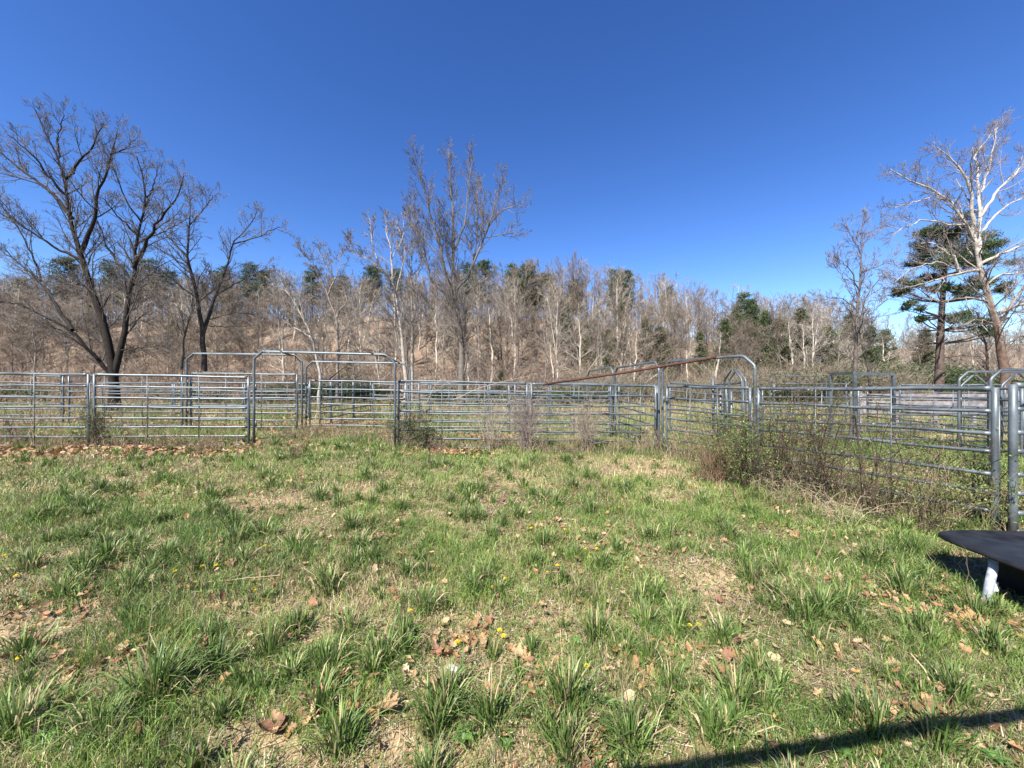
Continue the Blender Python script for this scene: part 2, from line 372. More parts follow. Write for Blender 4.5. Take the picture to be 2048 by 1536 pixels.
# ------------------------------------------------------------------ black table
def table():
    z = .36; c0 = np.array([4.41, 2.64])
    t = thing('low_table', 'low black rounded plastic table on a pale pipe leg under the right panels', 'table', (c0[0], c0[1], 0))
    n = 48; a = np.arange(n) * 2 * np.pi / n
    e = .17; ca, sa = np.cos(a), np.sin(a)
    X = .93 * np.sign(ca) * np.abs(ca) ** (2 * e); Y = .64 * np.sign(sa) * np.abs(sa) ** (2 * e)
    rz = rad(-4); X, Y = X * math.cos(rz) - Y * math.sin(rz), X * math.sin(rz) + Y * math.cos(rz)
    rings = [(.985, -.026), (1, -.02), (1, -.004), (.985, .004), (.95, .004), (.94, -.004), (.01, -.002)]
    v = np.concatenate([np.stack([X * s, Y * s, np.full(n, z + h)], -1) for s, h in rings] + [np.stack([X * .01, Y * .01, np.full(n, z - .026)], -1)])
    q = []; i = np.arange(n); j = (i + 1) % n
    for r in range(len(rings) - 1): q.append(np.stack([r * n + i, r * n + j, (r + 1) * n + j, (r + 1) * n + i], -1))
    L_ = len(rings) * n; q.append(np.stack([i, L_ + i, L_ + j, j], -1))
    mb = MB(); mb.add(v, np.concatenate(q)); link('table_top', mb.mesh('table_top', BLACK), t)
    def rel(p): return np.array([p[0] - c0[0], p[1] - c0[1], p[2]])
    top = rel(P(1990, 1112, 2.83)); foot = rel(P(1968, 1216, 2.78)); foot[2] = -.03
    for s, nm in ((0, 'near'), (1, 'far')):
        dy = np.array([1.15, 0, 0]) * s + np.array([.0, .2, 0]) * s
        mb = MB(); tt = top.copy(); tt[2] = z - .05
        mb.tube([foot + dy, foot * .35 + tt * .65 + dy + [-.004, 0, 0], tt + dy + [.0, .01, -.05], tt + dy + [.05, .05, -.01], tt + dy + [.3, .2, -.0]], .026, 12)
        link('leg', mb.mesh('leg', WPAINT), t)
    mb = MB(); p = rel(P(1986, 1170, 2.84)); mb.box((p[0] - .02, p[1] - .004, p[2] - .045), (p[0] + .035, p[1] + .004, p[2] + .02)); link('paper_label', mb.mesh('paper_label', WHITE, False), t)
    # black skirt added below the top, stands in for the dark underneath
    mb = MB(); sk = [(.80, z - .025), (.76, -.06)]
    v = np.concatenate([np.stack([X * s + .10, Y * s, np.full(n, h)], -1) for s, h in sk]); mb.add(v, np.stack([i, i + n, j + n, j], -1))
    link('under_shade_skirt', mb.mesh('under_shade_skirt', BLACK), t)
table()

# ------------------------------------------------------------------ branching
def resample(pts, n):
    pts = np.asarray(pts, float); s = np.concatenate([[0], np.cumsum(np.linalg.norm(np.diff(pts, axis=0), axis=1))])
    t = np.linspace(0, s[-1], n); return np.stack([np.interp(t, s, pts[:, k]) for k in range(3)], -1)
def plen(P_): return np.linalg.norm(np.diff(P_, axis=1), axis=2).sum(1)
def kids(rng, P_, R_, cnt, t0, t1, ang, lf, n, wob, up, rf=.55, rmin=.008, taper=.3, lmin=.0, tip=True):
    M = len(P_); cnt = np.broadcast_to(np.asarray(cnt), (M,)).astype(int)
    idx = np.repeat(np.arange(M), cnt); K = len(idx)
    t = t0 + (t1 - t0) * rng.random(K)
    if tip:                                # spread evenly
        o = np.concatenate([np.arange(c) for c in cnt]) if K else np.zeros(0)
        t = t0 + (t1 - t0) * (o + rng.random(K)) / np.maximum(cnt[idx], 1)
    m = P_.shape[1]; ft = t * (m - 1); i0 = np.minimum(ft.astype(int), m - 2); f = (ft - i0)[:, None]
    a = P_[idx, i0]; b = P_[idx, i0 + 1]; pos = a + (b - a) * f
    r0 = R_[idx, i0] * (1 - f[:, 0]) + R_[idx, i0 + 1] * f[:, 0]
    T = b - a; T /= np.linalg.norm(T, axis=1, keepdims=True) + 1e-9
    rv = rng.normal(size=(K, 3)); rv -= (rv * T).sum(1, keepdims=True) * T; rv /= np.linalg.norm(rv, axis=1, keepdims=True) + 1e-9
    an = np.radians(ang[0] + (ang[1] - ang[0]) * rng.random(K))[:, None]
    d = T * np.cos(an) + rv * np.sin(an)
    L = plen(P_)[idx] * (lf[0] + (lf[1] - lf[0]) * rng.random(K)) * (1.15 - .75 * t); L = np.maximum(L, lmin)
    out = np.zeros((K, n, 3)); out[:, 0] = pos; cur = d
    for s in range(1, n):
        cur = cur + rng.normal(size=(K, 3)) * wob + np.array([0, 0, up]); cur /= np.linalg.norm(cur, axis=1, keepdims=True) + 1e-9
        out[:, s] = out[:, s - 1] + cur * (L / (n - 1))[:, None]
    rr = np.maximum(r0 * rf, rmin)[:, None] * np.linspace(1, taper, n)[None]
    return out, rr

def tint(rng, n, c, v=.2): return np.array(c)[None] * (1 + (rng.random((n, 1)) * 2 - 1) * v)

TW = (.17, .135, .11)
def hero(seed, limbs, depth, label, name='bare_tree', barkc=(.07, .06, .052), twigc=TW, dens=1.0, scale=1.0, org=(0, 0, 1), rmin=.0075, topc=None, l1=(2.2, 4), spread=1.0, upb=.06, group=None, lean=None):
    """limbs: list of (points in zoomed pixels, r0, r1). depth wobbles away from the picture plane."""
    rng = np.random.default_rng(seed); rmin = .0080 * max(depth / 20, 1); twigc = tuple((np.array(twigc) * .45 + .055)); barkc = tuple(np.array(barkc) * .85)
    base = None; Ps = []; Rs = []; tr = MB()
    allp = []
    for li, (pts, r0, r1) in enumerate(limbs):
        w = []
        dd = depth; ph = rng.random() * 6.28; side = rng.normal() * .22
        run = 0; last = None
        for k, (x, y) in enumerate(pts):
            px = org[0] + x / org[2]; py = org[1] + y / org[2]
            if last is not None: run += math.hypot(px - last[0], py - last[1]) / F * depth
            last = (px, py)
            w.append(np.array([px, py, depth + (side * run * .9 if li > 0 else 0)]))
        if li > 0:                          # start on the nearest limb already built
            s = w[0]; bestd = None
            for q in allp:
                e = (q[0] - s[0]) ** 2 + (q[1] - s[1]) ** 2
                if bestd is None or e < bestd[0]: bestd = (e, q)
            if bestd[0] < 900:
                for k in range(len(w)): w[k][2] += bestd[1][2] - depth
                w[0] = np.array(bestd[1])
        for k in range(len(w) - 1):
            for f in (0, .25, .5, .75): allp.append(w[k] * (1 - f) + w[k + 1] * f)
        allp.append(w[-1])
        p3 = np.array([P(*q) for q in w])
        if li == 0:
            base = p3[0].copy(); base[2] = float(gz(base[0], base[1])) - .1
        if pts[0][1] / org[2] + org[1] > 745: # starts at the ground
            g = p3[0].copy(); g[2] = float(gz(g[0], g[1])) - .15; p3 = np.concatenate([g[None], p3])
        q = resample(p3, 14); q[1:-1] += rng.normal(size=(12, 3)) * .03 * min(1, depth / 20)
        r1 = min(r1, .02); R = r1 + (r0 * (.92 if li == 0 else .8) - r1) * (1 - np.linspace(0, 1, 14)) ** 1.25
        if pts[0][1] / org[2] + org[1] > 745: R[0] *= 1.35
        Ps.append(q); Rs.append(R)
    Ps = np.array(Ps); Rs = np.array(Rs); off = base
    bc = np.array(barkc); 
    if topc is None: cc = np.repeat(bc[None], len(Ps), 0); tr.tubes(Ps - off, Rs, 9, cc)
    else:
        tr.tubes(Ps - off, Rs, 9, bc)
        v = tr.v[-1]; f = sstep(4.5, 8.5, v[:, 2] + rng.normal(size=len(v)) * .9)[:, None]; tr.c[-1] = bc + (np.array(topc) - bc) * f
    Ln = plen(Ps)
    cr = MB()
    c1 = np.maximum((Ln * 2.9 * dens), 6).astype(int)
    A, RA = kids(rng, Ps, Rs, c1, .22, .98, (22, 58), (.0, .0), 7, .13, upb, .5, rmin * 1.6, .35)
    # absolute lengths for the first order
    L = rng.uniform(l1[0], l1[1], len(A)) * np.interp(RA[:, 0], [.01, .06], [.55, 1.0]) * scale
    d = A[:, 0:1] * 0
    # re-grow with length L
    def regrow(A, L):
        # directions were lost with zero length: rebuild from the parents
        return A
    B1, R1 = kids_abs(rng, Ps, Rs, c1, (.22, .99), (20, 56), L, 8, .09, upb, .5, rmin * 1.6)
    B2, R2 = kids(rng, B1, R1, np.maximum((plen(B1) * 2.8 * dens), 3).astype(int), .15, 1, (22, 60), (.34, .66), 6, .11, upb, .6, rmin, .6, .45)
    B3, R3 = kids(rng, B2, R2, np.maximum((plen(B2) * 6.0 * dens), 3).astype(int), .1, 1, (20, 52), (.45, .9), 4, .10, upb, .8, rmin * .85, .7, .22)
    B4, R4 = kids(rng, B3, R3, np.where(rng.random(len(B3)) < .8 * dens, 4, 3), .15, 1, (20, 50), (.5, .95), 3, .12, upb, .9, rmin * .75, .8, .15)
    tc = np.array(twigc); b1c = bc * .5 + tc * .5 if topc is None else np.array(topc) * .6 + tc * .4
    cr.tubes(B1 - off, R1, 5, tint(rng, len(B1), b1c)); cr.tubes(B2 - off, R2, 4, tint(rng, len(B2), tc * .8 + b1c * .2))
    cr.tubes(B3 - off, R3, 3, tint(rng, len(B3), tc)); cr.tubes(B4 - off, R4, 3, tint(rng, len(B4), tc * 1.08))
    t = thing(name, label, 'tree', base, 0, group)
    link('trunk', tr.mesh('trunk', BARK), t); link('crown', cr.mesh('crown', TWIG), t)
    return t, Ps, Rs
def kids_abs(rng, P_, R_, cnt, tr_, ang, L, n, wob, up, rf, rmin):
    M = len(P_); idx = np.repeat(np.arange(M), cnt); K = len(idx)
    o = np.concatenate([np.arange(c) for c in cnt]); t = tr_[0] + (tr_[1] - tr_[0]) * ((o + rng.random(K)) / cnt[idx]) ** .75
    m = P_.shape[1]; ft = t * (m - 1); i0 = np.minimum(ft.astype(int), m - 2); f = (ft - i0)[:, None]
    a = P_[idx, i0]; b = P_[idx, i0 + 1]; pos = a + (b - a) * f; r0 = R_[idx, i0] * (1 - f[:, 0]) + R_[idx, i0 + 1] * f[:, 0]
    T = b - a; T /= np.linalg.norm(T, axis=1, keepdims=True) + 1e-9
    rv = rng.normal(size=(K, 3)); rv -= (rv * T).sum(1, keepdims=True) * T; rv /= np.linalg.norm(rv, axis=1, keepdims=True)
    an = np.radians(ang[0] + (ang[1] - ang[0]) * rng.random(K))[:, None]; cur = T * np.cos(an) + rv * np.sin(an)
    L = L[:K] * (1.2 - .85 * t)
    out = np.zeros((K, n, 3)); out[:, 0] = pos
    for s in range(1, n):
        cur = cur + rng.normal(size=(K, 3)) * wob + np.array([0, 0, up]); cur /= np.linalg.norm(cur, axis=1, keepdims=True)
        out[:, s] = out[:, s - 1] + cur * (L / (n - 1))[:, None]
    return out, np.minimum(np.maximum(r0 * rf, rmin), .034)[:, None] * np.linspace(1, .4, n)[None]

Z1 = (0, 180, 2.56); Z2 = (560, 270, 3.012); Z4 = (1560, 230, 2.695)
hero(11, [([(585, 1470), (545, 1230), (505, 1130), (460, 1000), (415, 830), (375, 690), (350, 560), (330, 460), (300, 350), (230, 220), (180, 100)], .25, .035),
          ([(425, 815), (480, 690), (500, 520), (550, 430), (570, 300), (600, 220)], .14, .03),
          ([(365, 670), (270, 530), (150, 440), (0, 320), (-90, 260)], .13, .03), ([(350, 560), (240, 430), (150, 310), (40, 230)], .09, .02),
          ([(330, 455), (400, 370), (470, 300), (530, 170)], .09, .02), ([(415, 870), (300, 820), (150, 720), (0, 630), (-80, 600)], .09, .02),
          ([(300, 350), (295, 220), (330, 130)], .05, .015), ([(570, 340), (640, 300), (680, 260)], .05, .015),
          ([(625, 1470), (640, 1200), (670, 1000), (690, 880), (700, 740), (740, 600), (740, 480), (700, 340)], .23, .03),
          ([(690, 900), (740, 800), (800, 690), (900, 560), (940, 440)], .13, .02), ([(680, 970), (600, 880), (540, 790), (500, 670)], .10, .03),
          ([(700, 750), (610, 650), (520, 550)], .07, .02), ([(740, 600), (790, 480), (810, 400)], .06, .015), ([(720, 680), (640, 560), (600, 450), (560,330)], .06, .015),
          ([(540, 1490), (430, 1310), (370, 1230), (240, 1170), (110, 1090), (-60, 1080)], .17, .035),
          ([(375, 1220), (300, 1120), (210, 980), (120, 910), (0, 800)], .12, .03), ([(215, 985), (170, 850), (90, 700), (-20, 560)], .06, .02),
          ([(650, 1360), (720, 1320), (850, 1310)], .05, .02)],
     20.0, 'largest tree on the left with three black stems spreading from one foot', barkc=(.022, .018, .015), twigc=(.14, .105, .085), org=Z1, l1=(1.8, 3.4), dens=.9)
hero(12, [([(1045, 1440), (1040, 1250), (1020, 1120), (990, 980), (960, 860), (970, 720), (980, 600), (960, 490)], .17, .03),
          ([(1040, 1250), (1090, 1100), (1150, 920), (1190, 790), (1290, 680), (1320, 600)], .12, .02), ([(1100, 1060), (1200, 990), (1370, 910)], .06, .02),
          ([(960, 870), (890, 780), (790, 670), (720, 560)], .09, .02), ([(1190, 800), (1300, 760), (1430, 700)], .06, .02), ([(975, 930), (880, 850), (720, 770)], .06, .02),
          ([(975, 700), (1040, 620), (1090, 540)], .05, .02), ([(1050, 1180), (1200, 1140), (1290, 1150)], .04, .02), ([(1060, 1230), (1240, 1210)], .04, .015)],
     23.0, 'dark bare tree with a forked trunk between the black tree and the open gateway', barkc=(.05, .042, .036), twigc=(.155, .12, .10), org=Z1, l1=(1.8, 3.2), dens=.85)
hero(13, [([(925, 1430), (940, 1270), (970, 1160), (990, 1060), (940, 940)], .13, .02), ([(940, 1270), (880, 1150), (790, 1060)], .07, .02), ([(955, 1210), (1000, 1100), (1040, 1000)], .05, .02)],
     27.0, 'small bare tree just left of the forked dark tree', barkc=(.1, .085, .07), org=Z1, l1=(1.5, 2.6), dens=.8)
hero(14, [([(240, 1440), (195, 1225), (130, 1090), (60, 960), (0, 880), (-20, 820)], .13, .03), ([(195, 1225), (60, 1140), (-30, 1090)], .07, .02), ([(150, 1120), (110, 940), (80, 880)], .05, .02), ([(60, 970), (-40, 900), (-90, 850)], .04, .02)],
     26.0, 'leaning tree with white bark branches above the open gateway', barkc=(.34, .31, .27), twigc=(.24, .20, .16), org=Z2, l1=(1.2, 2.4), dens=.7)
hero(15, [([(350, 1450), (340, 1100), (270, 920), (200, 780), (100, 660)], .16, .03), ([(290, 960), (330, 870), (250, 740), (230, 660)], .09, .02), ([(345, 1130), (400, 1000), (400, 850)], .07, .02), ([(330, 870), (370,780), (360, 700)], .05, .015)],
     30.0, 'grey branching tree with flat-topped crown left of the white-trunked tree', barkc=(.2, .17, .145), twigc=(.22, .18, .15), org=Z2, l1=(1.8, 3.2), dens=.8)
hero(16, [([(760, 1470), (735, 1230), (700, 960), (670, 870), (600, 790), (500, 730), (420, 650)], .21, .03), ([(690, 900), (670, 700), (640, 580), (640, 490)], .12, .02), ([(700, 950), (720, 850), (760, 700), (700, 520)], .08, .02),
          ([(600, 790), (560, 660), (540, 500)], .07, .02), ([(500, 730), (440, 720), (400, 620)], .05, .015), ([(670, 760), (740, 620), (750, 480)], .06, .02)],
     31.0, 'tree with straight white trunk left of the tall centre tree', barkc=(.34, .30, .26), twigc=(.21, .165, .14), org=Z2, l1=(1.8, 3.4), dens=.85)
hero(17, [([(797, 1480), (795, 1150), (795, 860), (790, 720), (830, 560)], .19, .03), ([(795, 900), (860, 780), (870, 640)], .08, .02), ([(795, 860), (740, 760), (700, 640)], .07, .02)],
     34.0, 'second pale trunk close right of the white-trunked tree', barkc=(.30, .27, .23), twigc=(.19, .155, .13), org=Z2, l1=(1.8, 3.2), dens=.8)
hero(18, [([(1090, 1490), (1095, 1320), (1080, 1150), (1060, 1040), (1040, 850), (1045, 680), (1040, 450), (1020, 270), (1020, 150), (1015, 80)], .30, .03),
          ([(1070, 1020), (1000, 850), (960, 650), (900, 450), (830, 220), (810, 90)], .14, .02), ([(1050, 980), (920, 890), (860, 660), (820, 560), (740, 480)], .12, .02),
          ([(1060, 960), (1150, 840), (1180, 690), (1190, 400), (1195, 270)], .13, .02), ([(1130, 890), (1230, 620), (1270, 520), (1320, 340), (1335, 230)], .13, .02),
          ([(1250, 540), (1340, 450), (1470, 410)], .07, .02), ([(1060, 740), (1110, 540), (1140, 300), (1165, 120)], .10, .02), ([(1240, 620), (1340, 600), (1420, 590)], .05, .02),
          ([(1080, 970), (1180, 900), (1280, 850)], .06, .02), ([(1000, 850), (960, 740), (820, 560), (800,450)], .06, .02), ([(960, 650), (840, 540), (780, 400)], .05, .02),
          ([(1120, 1490), (1135, 1330), (1110, 1250), (1120, 1050), (1180, 980), (1260, 930)], .14, .03), ([(1085, 1180), (980, 1080), (860, 1000), (780,900)], .07, .02), ([(1110, 1260), (1200, 1180), (1260, 1080)], .06, .02),
          ([(1085, 1250), (960, 1180), (760, 1130)], .05, .02), ([(1080, 1160), (1000, 960), (900, 880)], .05, .02)],
     29.0, 'tallest tree at the centre with upright fan of grey limbs', barkc=(.14, .12, .10), twigc=(.17, .135, .12), org=Z2, l1=(2.4, 4.2), dens=.78, upb=.13)
hero(19, [([(405, 1390), (410, 1150), (430, 950), (440, 750), (440, 600), (455, 530)], .15, .02), ([(430, 1050), (340, 990), (230, 980)], .05, .015), ([(415, 950), (380, 830), (290, 760)], .06, .015), ([(440, 860), (560, 800), (630, 770)], .05, .015),
          ([(415, 1150), (500, 1060), (580, 990)], .05, .02), ([(405, 1230), (300, 1200), (210, 1215)], .04, .015), ([(405, 1300), (300, 1260), (220, 1300)], .04, .015), ([(440, 750), (390, 660), (350, 600)], .05, .015), ([(440, 700), (500, 620), (540, 590)], .04, .015), ([(430, 900), (350, 880), (280, 800)], .04, .01)],
     25.0, 'slim grey bare tree behind the chute portal', barkc=(.12, .10, .09), twigc=(.23, .19, .175), org=Z4, l1=(1.5, 2.8), dens=.85)
hero(20, [([(485, 1390), (440, 1250), (430, 1120), (470, 960), (560, 850)], .10, .02), ([(435, 1180), (380, 1060), (330, 1000)], .04, .015)],
     27.5, 'thin leaning stem right of the slim tree by the chute portal', barkc=(.09, .075, .065), twigc=(.22, .18, .16), org=Z4, l1=(1.4, 2.4), dens=.7)
hero(21, [([(1215, 1400), (1190, 1250), (1150, 1080), (1100, 930), (1070, 840), (1075, 720), (1010, 600), (985, 550), (930, 470), (830, 400), (700, 350), (590, 290)], .24, .02),
          ([(1040, 650), (1040, 560), (1020, 380), (960, 270), (840, 170)], .12, .02), ([(1075, 740), (1075, 600), (1080, 420), (1050, 220), (1170, 70)], .12, .015), ([(1080, 420), (1130, 290), (1170, 70)], .06, .015),
          ([(1078, 560), (1180, 400), (1300, 280), (1400, 180)], .09, .02), ([(1078, 620), (1200, 500), (1400, 400)], .08, .02), ([(1070, 850), (970, 850), (800, 900), (650, 940)], .10, .02),
          ([(1085, 820), (1200, 740), (1315, 700), (1450, 640)], .10, .02), ([(970, 850), (930, 760), (820, 690), (740,690)], .06, .02), ([(1000, 590), (900, 590), (760, 560), (610, 640)], .07, .015),
          ([(1150, 1080), (1300, 1020), (1450, 980)], .12, .03), ([(1100, 930), (1180, 860), (1300, 850), (1400, 800)], .08, .02), ([(1130, 1020), (1000, 980), (880, 1010), (760, 980)], .07, .02),
          ([(1160, 1130), (1050, 1100), (900, 1180)], .05, .02), ([(930, 470), (830, 440), (620, 500)], .05, .015), ([(1190, 1250), (1300, 1190), (1420, 1200)], .06, .02), ([(1170, 1170), (1240, 1040), (1330, 900), (1400, 700)], .09, .02),
          ([(1000, 870), (860, 790), (700, 830), (620, 900)], .05, .015)],
     19.0, 'big pale sycamore at the right edge with white upper limbs', name='sycamore_tree', barkc=(.13, .085, .065), topc=(.31, .285, .25), twigc=(.22, .165, .15), org=Z4, l1=(1.6, 3.2), dens=.85)
hero(22, [([(1120, 1400), (1110, 1250), (1090, 1150), (1060, 1060)], .13, .03), ([(1110, 1220), (1020, 1150), (960, 1100)], .05, .02), ([(1100, 1170), (1170, 1090), (1230, 1050)], .05, .02)],
     24.0, 'short brown tree between the pine and the sycamore', barkc=(.1, .07, .055), twigc=(.24, .185, .16), org=Z4, l1=(1.4, 2.6), dens=.8)

# ------------------------------------------------------------------ evergreen trees
def quads_cloud(mb, rng, C, size, c, ratio=.35, v=.35, upright=None):
    K = len(C); d = rng.normal(size=(K, 3)); d /= np.linalg.norm(d, axis=1, keepdims=True)
    if upright is not None: d = d + upright; d /= np.linalg.norm(d, axis=1, keepdims=True)
    e = rng.normal(size=(K, 3)); e -= (e * d).sum(1, keepdims=True) * d; e /= np.linalg.norm(e, axis=1, keepdims=True)
    s = (size * rng.uniform(.6, 1.4, K))[:, None]
    V = np.stack([C, C + d * s * .5 + e * s * ratio * .5, C + d * s, C + d * s * .5 - e * s * ratio * .5], 1)
    q = np.arange(K * 4).reshape(K, 4)
    c = tint(rng, K, c, v) if np.asarray(c).ndim == 1 else c
    mb.add(V, q, None, np.repeat(c, 4, axis=0))
def near_pine():
    rng = np.random.default_rng(30); d = 23.5; org = Z4
    def W(x, y, dd=0): return P(org[0] + x / org[2], org[1] + y / org[2], d + dd)
    base = W(855, 1470); base[2] = float(gz(base[0], base[1])) - .1
    st = resample(np.array([base, W(862, 1250), W(872, 1050), W(885, 880), (W(895, 640))]), 14)
    t = thing('pine_tree', 'single pine with dark flat foliage pads on a bare trunk at the right', 'tree', base)
    mb = MB(); mb.tubes((st - base)[None], np.linspace(.26, .06, 14)[None], 12, (.085, .062, .052)); 
    pads = [(900, 625, 110), (950, 690, 140), (840, 690, 95), (770, 780, 75), (880, 770, 110), (1080, 720, 85), (1160, 770, 70), (1030, 800, 80), (700, 915, 60), (820, 880, 60), (860, 930, 70), (1000, 950, 85), (1120, 910, 70), (1200, 940, 50), (720, 1035, 42), (775, 1095, 32), (950, 1085, 55), (1060, 1125, 65), (1140, 1175, 45), (660, 960, 40), (760, 720, 45)]
    cm = MB(); br = []
    for (x, y, r) in pads:
        rr = .9 * r / org[2] / F * d; dd = rng.uniform(-1, 1) * 1.4
        c = W(x, y, dd)
        for s in range(6):
            cc = c + rng.normal(size=3) * rr * np.array([.46, .46, .26])
            n = int(430 * (rr / 1.2) ** 2) + 90
            p = rng.normal(size=(n, 3)); p /= np.linalg.norm(p, axis=1, keepdims=True); p *= (rng.random((n, 1)) ** .45)
            quads_cloud(cm, rng, cc - base + p * rr * np.array([.55, .55, .26]), .19, (.058, .084, .034), .2, .55, np.array([0, 0, .5]))
            hh = np.clip((c[2] - st[4][2]) * .0 + cc[2] - .5 * np.linalg.norm((cc - c)[:2]), st[3][2], st[-1][2]); k = np.argmin(np.abs(st[:, 2] - (cc[2] - .35 * abs(cc[0] - st[6][0]) * .6)))
            br.append(resample(np.array([st[k], (st[k] * .5 + cc * .5) + [0, 0, -.12], cc]), 5))
    for k in range(26):
        i = rng.integers(4, 10); a = rng.random() * 6.28; L = rng.uniform(.6, 2.2); br.append(resample(np.array([st[i], st[i] + [math.cos(a) * L * .5, math.sin(a) * L * .5, .1], st[i] + [math.cos(a) * L, math.sin(a) * L, rng.uniform(-.2, .4)]]), 5))
    br = np.array(br); mb.tubes(br - base, np.repeat(np.linspace(.045, .012, 5)[None], len(br), 0), 5, (.08, .06, .05))
    link('trunk', mb.mesh('trunk', BARK), t); link('crown', cm.mesh('crown', NEEDLE), t)
near_pine()

def conifer_mesh(seed, H, kind):
    rng = np.random.default_rng(seed); mb = MB()
    st = np.stack([rng.normal(size=10).cumsum() * .05, rng.normal(size=10).cumsum() * .05, np.linspace(-.3, H, 10)], -1)
    mb.tubes(st[None], np.linspace(H * .014, .02, 10)[None], 6, (.07, .055, .045))
    z0 = .35 if kind == 'pine' else .04
    n = 110 if kind == 'pine' else 150
    t = z0 + (1 - z0) * rng.random(n) ** .9; a = rng.random(n) * 6.28
    if kind == 'pine': R = H * .19 * (1 - ((t - .62) / .5) ** 2).clip(.12, 1) * rng.uniform(.5, 1.15, n)
    else: R = H * .24 * (1 - t) ** .75 * rng.uniform(.75, 1.1, n) + .1
    dv = np.stack([np.cos(a), np.sin(a), np.zeros(n)], -1); base = np.stack([t * 0, t * 0, t * H], -1)
    up = .25 if kind == 'pine' else .6
    tip = base + dv * R[:, None] + np.array([0, 0, 1]) * (R * up)[:, None]
    br = np.stack([base, (base + tip) / 2 + [0, 0, -.08], tip], 1); mb.tubes(br, np.repeat([[.04, .025, .012]], n, 0), 3, (.07, .055, .045))
    m = 70
    f = (.35 + .65 * rng.random((n, m, 1)) ** .7) if kind == 'pine' else rng.random((n, m, 1)) ** .6
    C = base[:, None] * (1 - f) + tip[:, None] * f + rng.normal(size=(n, m, 3)) * np.array([.32, .32, .16]) * (H / 14)
    col_ = (.052, .078, .034) if kind == 'pine' else (.055, .075, .028)
    quads_cloud(mb, rng, C.reshape(-1, 3), .30 * H / 14, col_, .35, .45, np.array([0, 0, .4]))
    return mb.mesh(kind, NEEDLE)
pines = [conifer_mesh(40 + i, 14, 'pine') for i in range(3)]
cedars = [conifer_mesh(50 + i, 7, 'cedar') for i in range(2)]
rng = np.random.default_rng(77)
def put_top(mesh, H, px, py, d, name, label, cat, group, widen=1.0):
    x = (px - 1024) / F * d; g = float(gz(x, d)); top = EYE + (HOR - py) / F * d; s = (top - g) / H
    o = link(name, mesh, None, (x, d, g - .1), rng.random() * 6.28); widen = .75 + .25 * widen if H == 14 else widen; o.scale = (s * widen, s * widen, s); return tag(o, label, cat, group)
for i, (px, py, d, wd) in enumerate([(40, 560, 86, 1), (129, 516, 84, 1.3), (223, 524, 86, 1.1), (297, 520, 84, 1.4), (340, 545, 90, 1.1), (445, 535, 84, 1.2), (500, 528, 86, 1.2), (530, 545, 84, 1), (626, 535, 88, 1.2), (686, 552, 86, 1.1), (746, 533, 80, 1.5), (792, 537, 84, 1.3),
                                (935, 530, 88, 1.1), (965, 524, 84, 1.1), (1028, 530, 78, .6), (1055, 534, 76, 1.05), (1092, 548, 88, 1), (1150, 560, 90, 1), (1231, 541, 88, .9), (1250, 545, 86, .8), (1335, 575, 90, .9), (1487, 588, 80, 1)]):
    put_top(pines[i % 3], 14, px, py, d, 'pine_tree', 'dark green pine rising from the hillside wood' if py > 530.5 or i not in (14, 15) else ('slim dark pine right of the tallest centre tree, left one of the close pair' if i == 14 else 'x'), 'tree', 'pines on the ridge of the hill', wd)
for i, (px, py, d, wd) in enumerate([(1295, 640, 55, 1.0), (1320, 655, 52, 1.1), (1505, 600, 62, 1.0), (1530, 625, 58, .9), (1470, 618, 66, 1), (345, 628, 62, 1), (1215, 660, 60, .9), (1740, 655, 50, 1.0), (40, 640, 60, .9), (1560, 640, 60, 1.2), (1000, 740, 42, 1.2), (1400, 665, 60, 1), (1850, 660, 70, 1.1), (1655, 655, 60, 1.3), (700, 720, 42, 1.4), (1180, 640, 66, 1.1), (1130, 600, 74, .9), (900, 600, 76, 1), (600, 610, 72, 1), (480, 640, 64, 1), (1450, 640, 58, 1.1), (1600, 620, 66, 1.2), (1700, 630, 70, 1.1), (1770, 660, 60, 1.2), (1240, 600, 74, .9), (180, 610, 70, 1)]):
    put_top(cedars[i % 2], 7, px, py, d, 'cedar_tree', 'bushy green cedar among bare trunks on the lower slope', 'tree', 'cedars on the lower slope', wd)

# ------------------------------------------------------------------ hillside wood
def forest_mesh(seed, H, bark, tw, narrow=1.0, dens=1.0, t0=.25, up=.10):
    rng = np.random.default_rng(seed); n = 12
    st = np.stack([rng.normal(size=n).cumsum() * .10, rng.normal(size=n).cumsum() * .10, np.linspace(-.5, H, n)], -1)
    R = np.linspace(.115 if bark[0] < .3 else .165, .018, n) * rng.uniform(.8, 1.2); stems = [st]; Rr = [R]
    if seed % 2:
        s2 = st.copy(); k = n // 3; a = rng.random() * 6.28; s2[k:, 0] += np.linspace(0, 1.7, n - k) * math.cos(a); s2[k:, 1] += np.linspace(0, 1.7, n - k) * math.sin(a); s2[:, 2] *= .93; stems.append(s2); Rr.append(R * .8)
    S = np.array(stems); RR = np.array(Rr)
    mb = MB(); mb.tubes(S, RR, 6, np.repeat(np.array(bark)[None], len(S), 0))
    A, RA = kids(rng, S, RR, int(20 * dens), t0, .97, (28 * narrow, 52 * narrow), (.2, .40), 6, .14, up, .45, .022, .5)
    B, RB = kids(rng, A, RA, 7, .15, 1, (22, 50), (.3, .65), 5, .12, .10, .6, .015, .7, .5)
    C, RC = kids(rng, B, RB, 6, .15, 1, (20, 50), (.4, .75), 4, .12, .10, .8, .0125, .8, .4)
    mb.tubes(A, RA, 4, tint(rng, len(A), np.array(bark) * .5 + np.array(tw) * .5)); mb.tubes(B, RB, 3, tint(rng, len(B), tw)); mb.tubes(C, RC, 3, tint(rng, len(C), tw))
    return mb.mesh('bare_tree', TWIG)
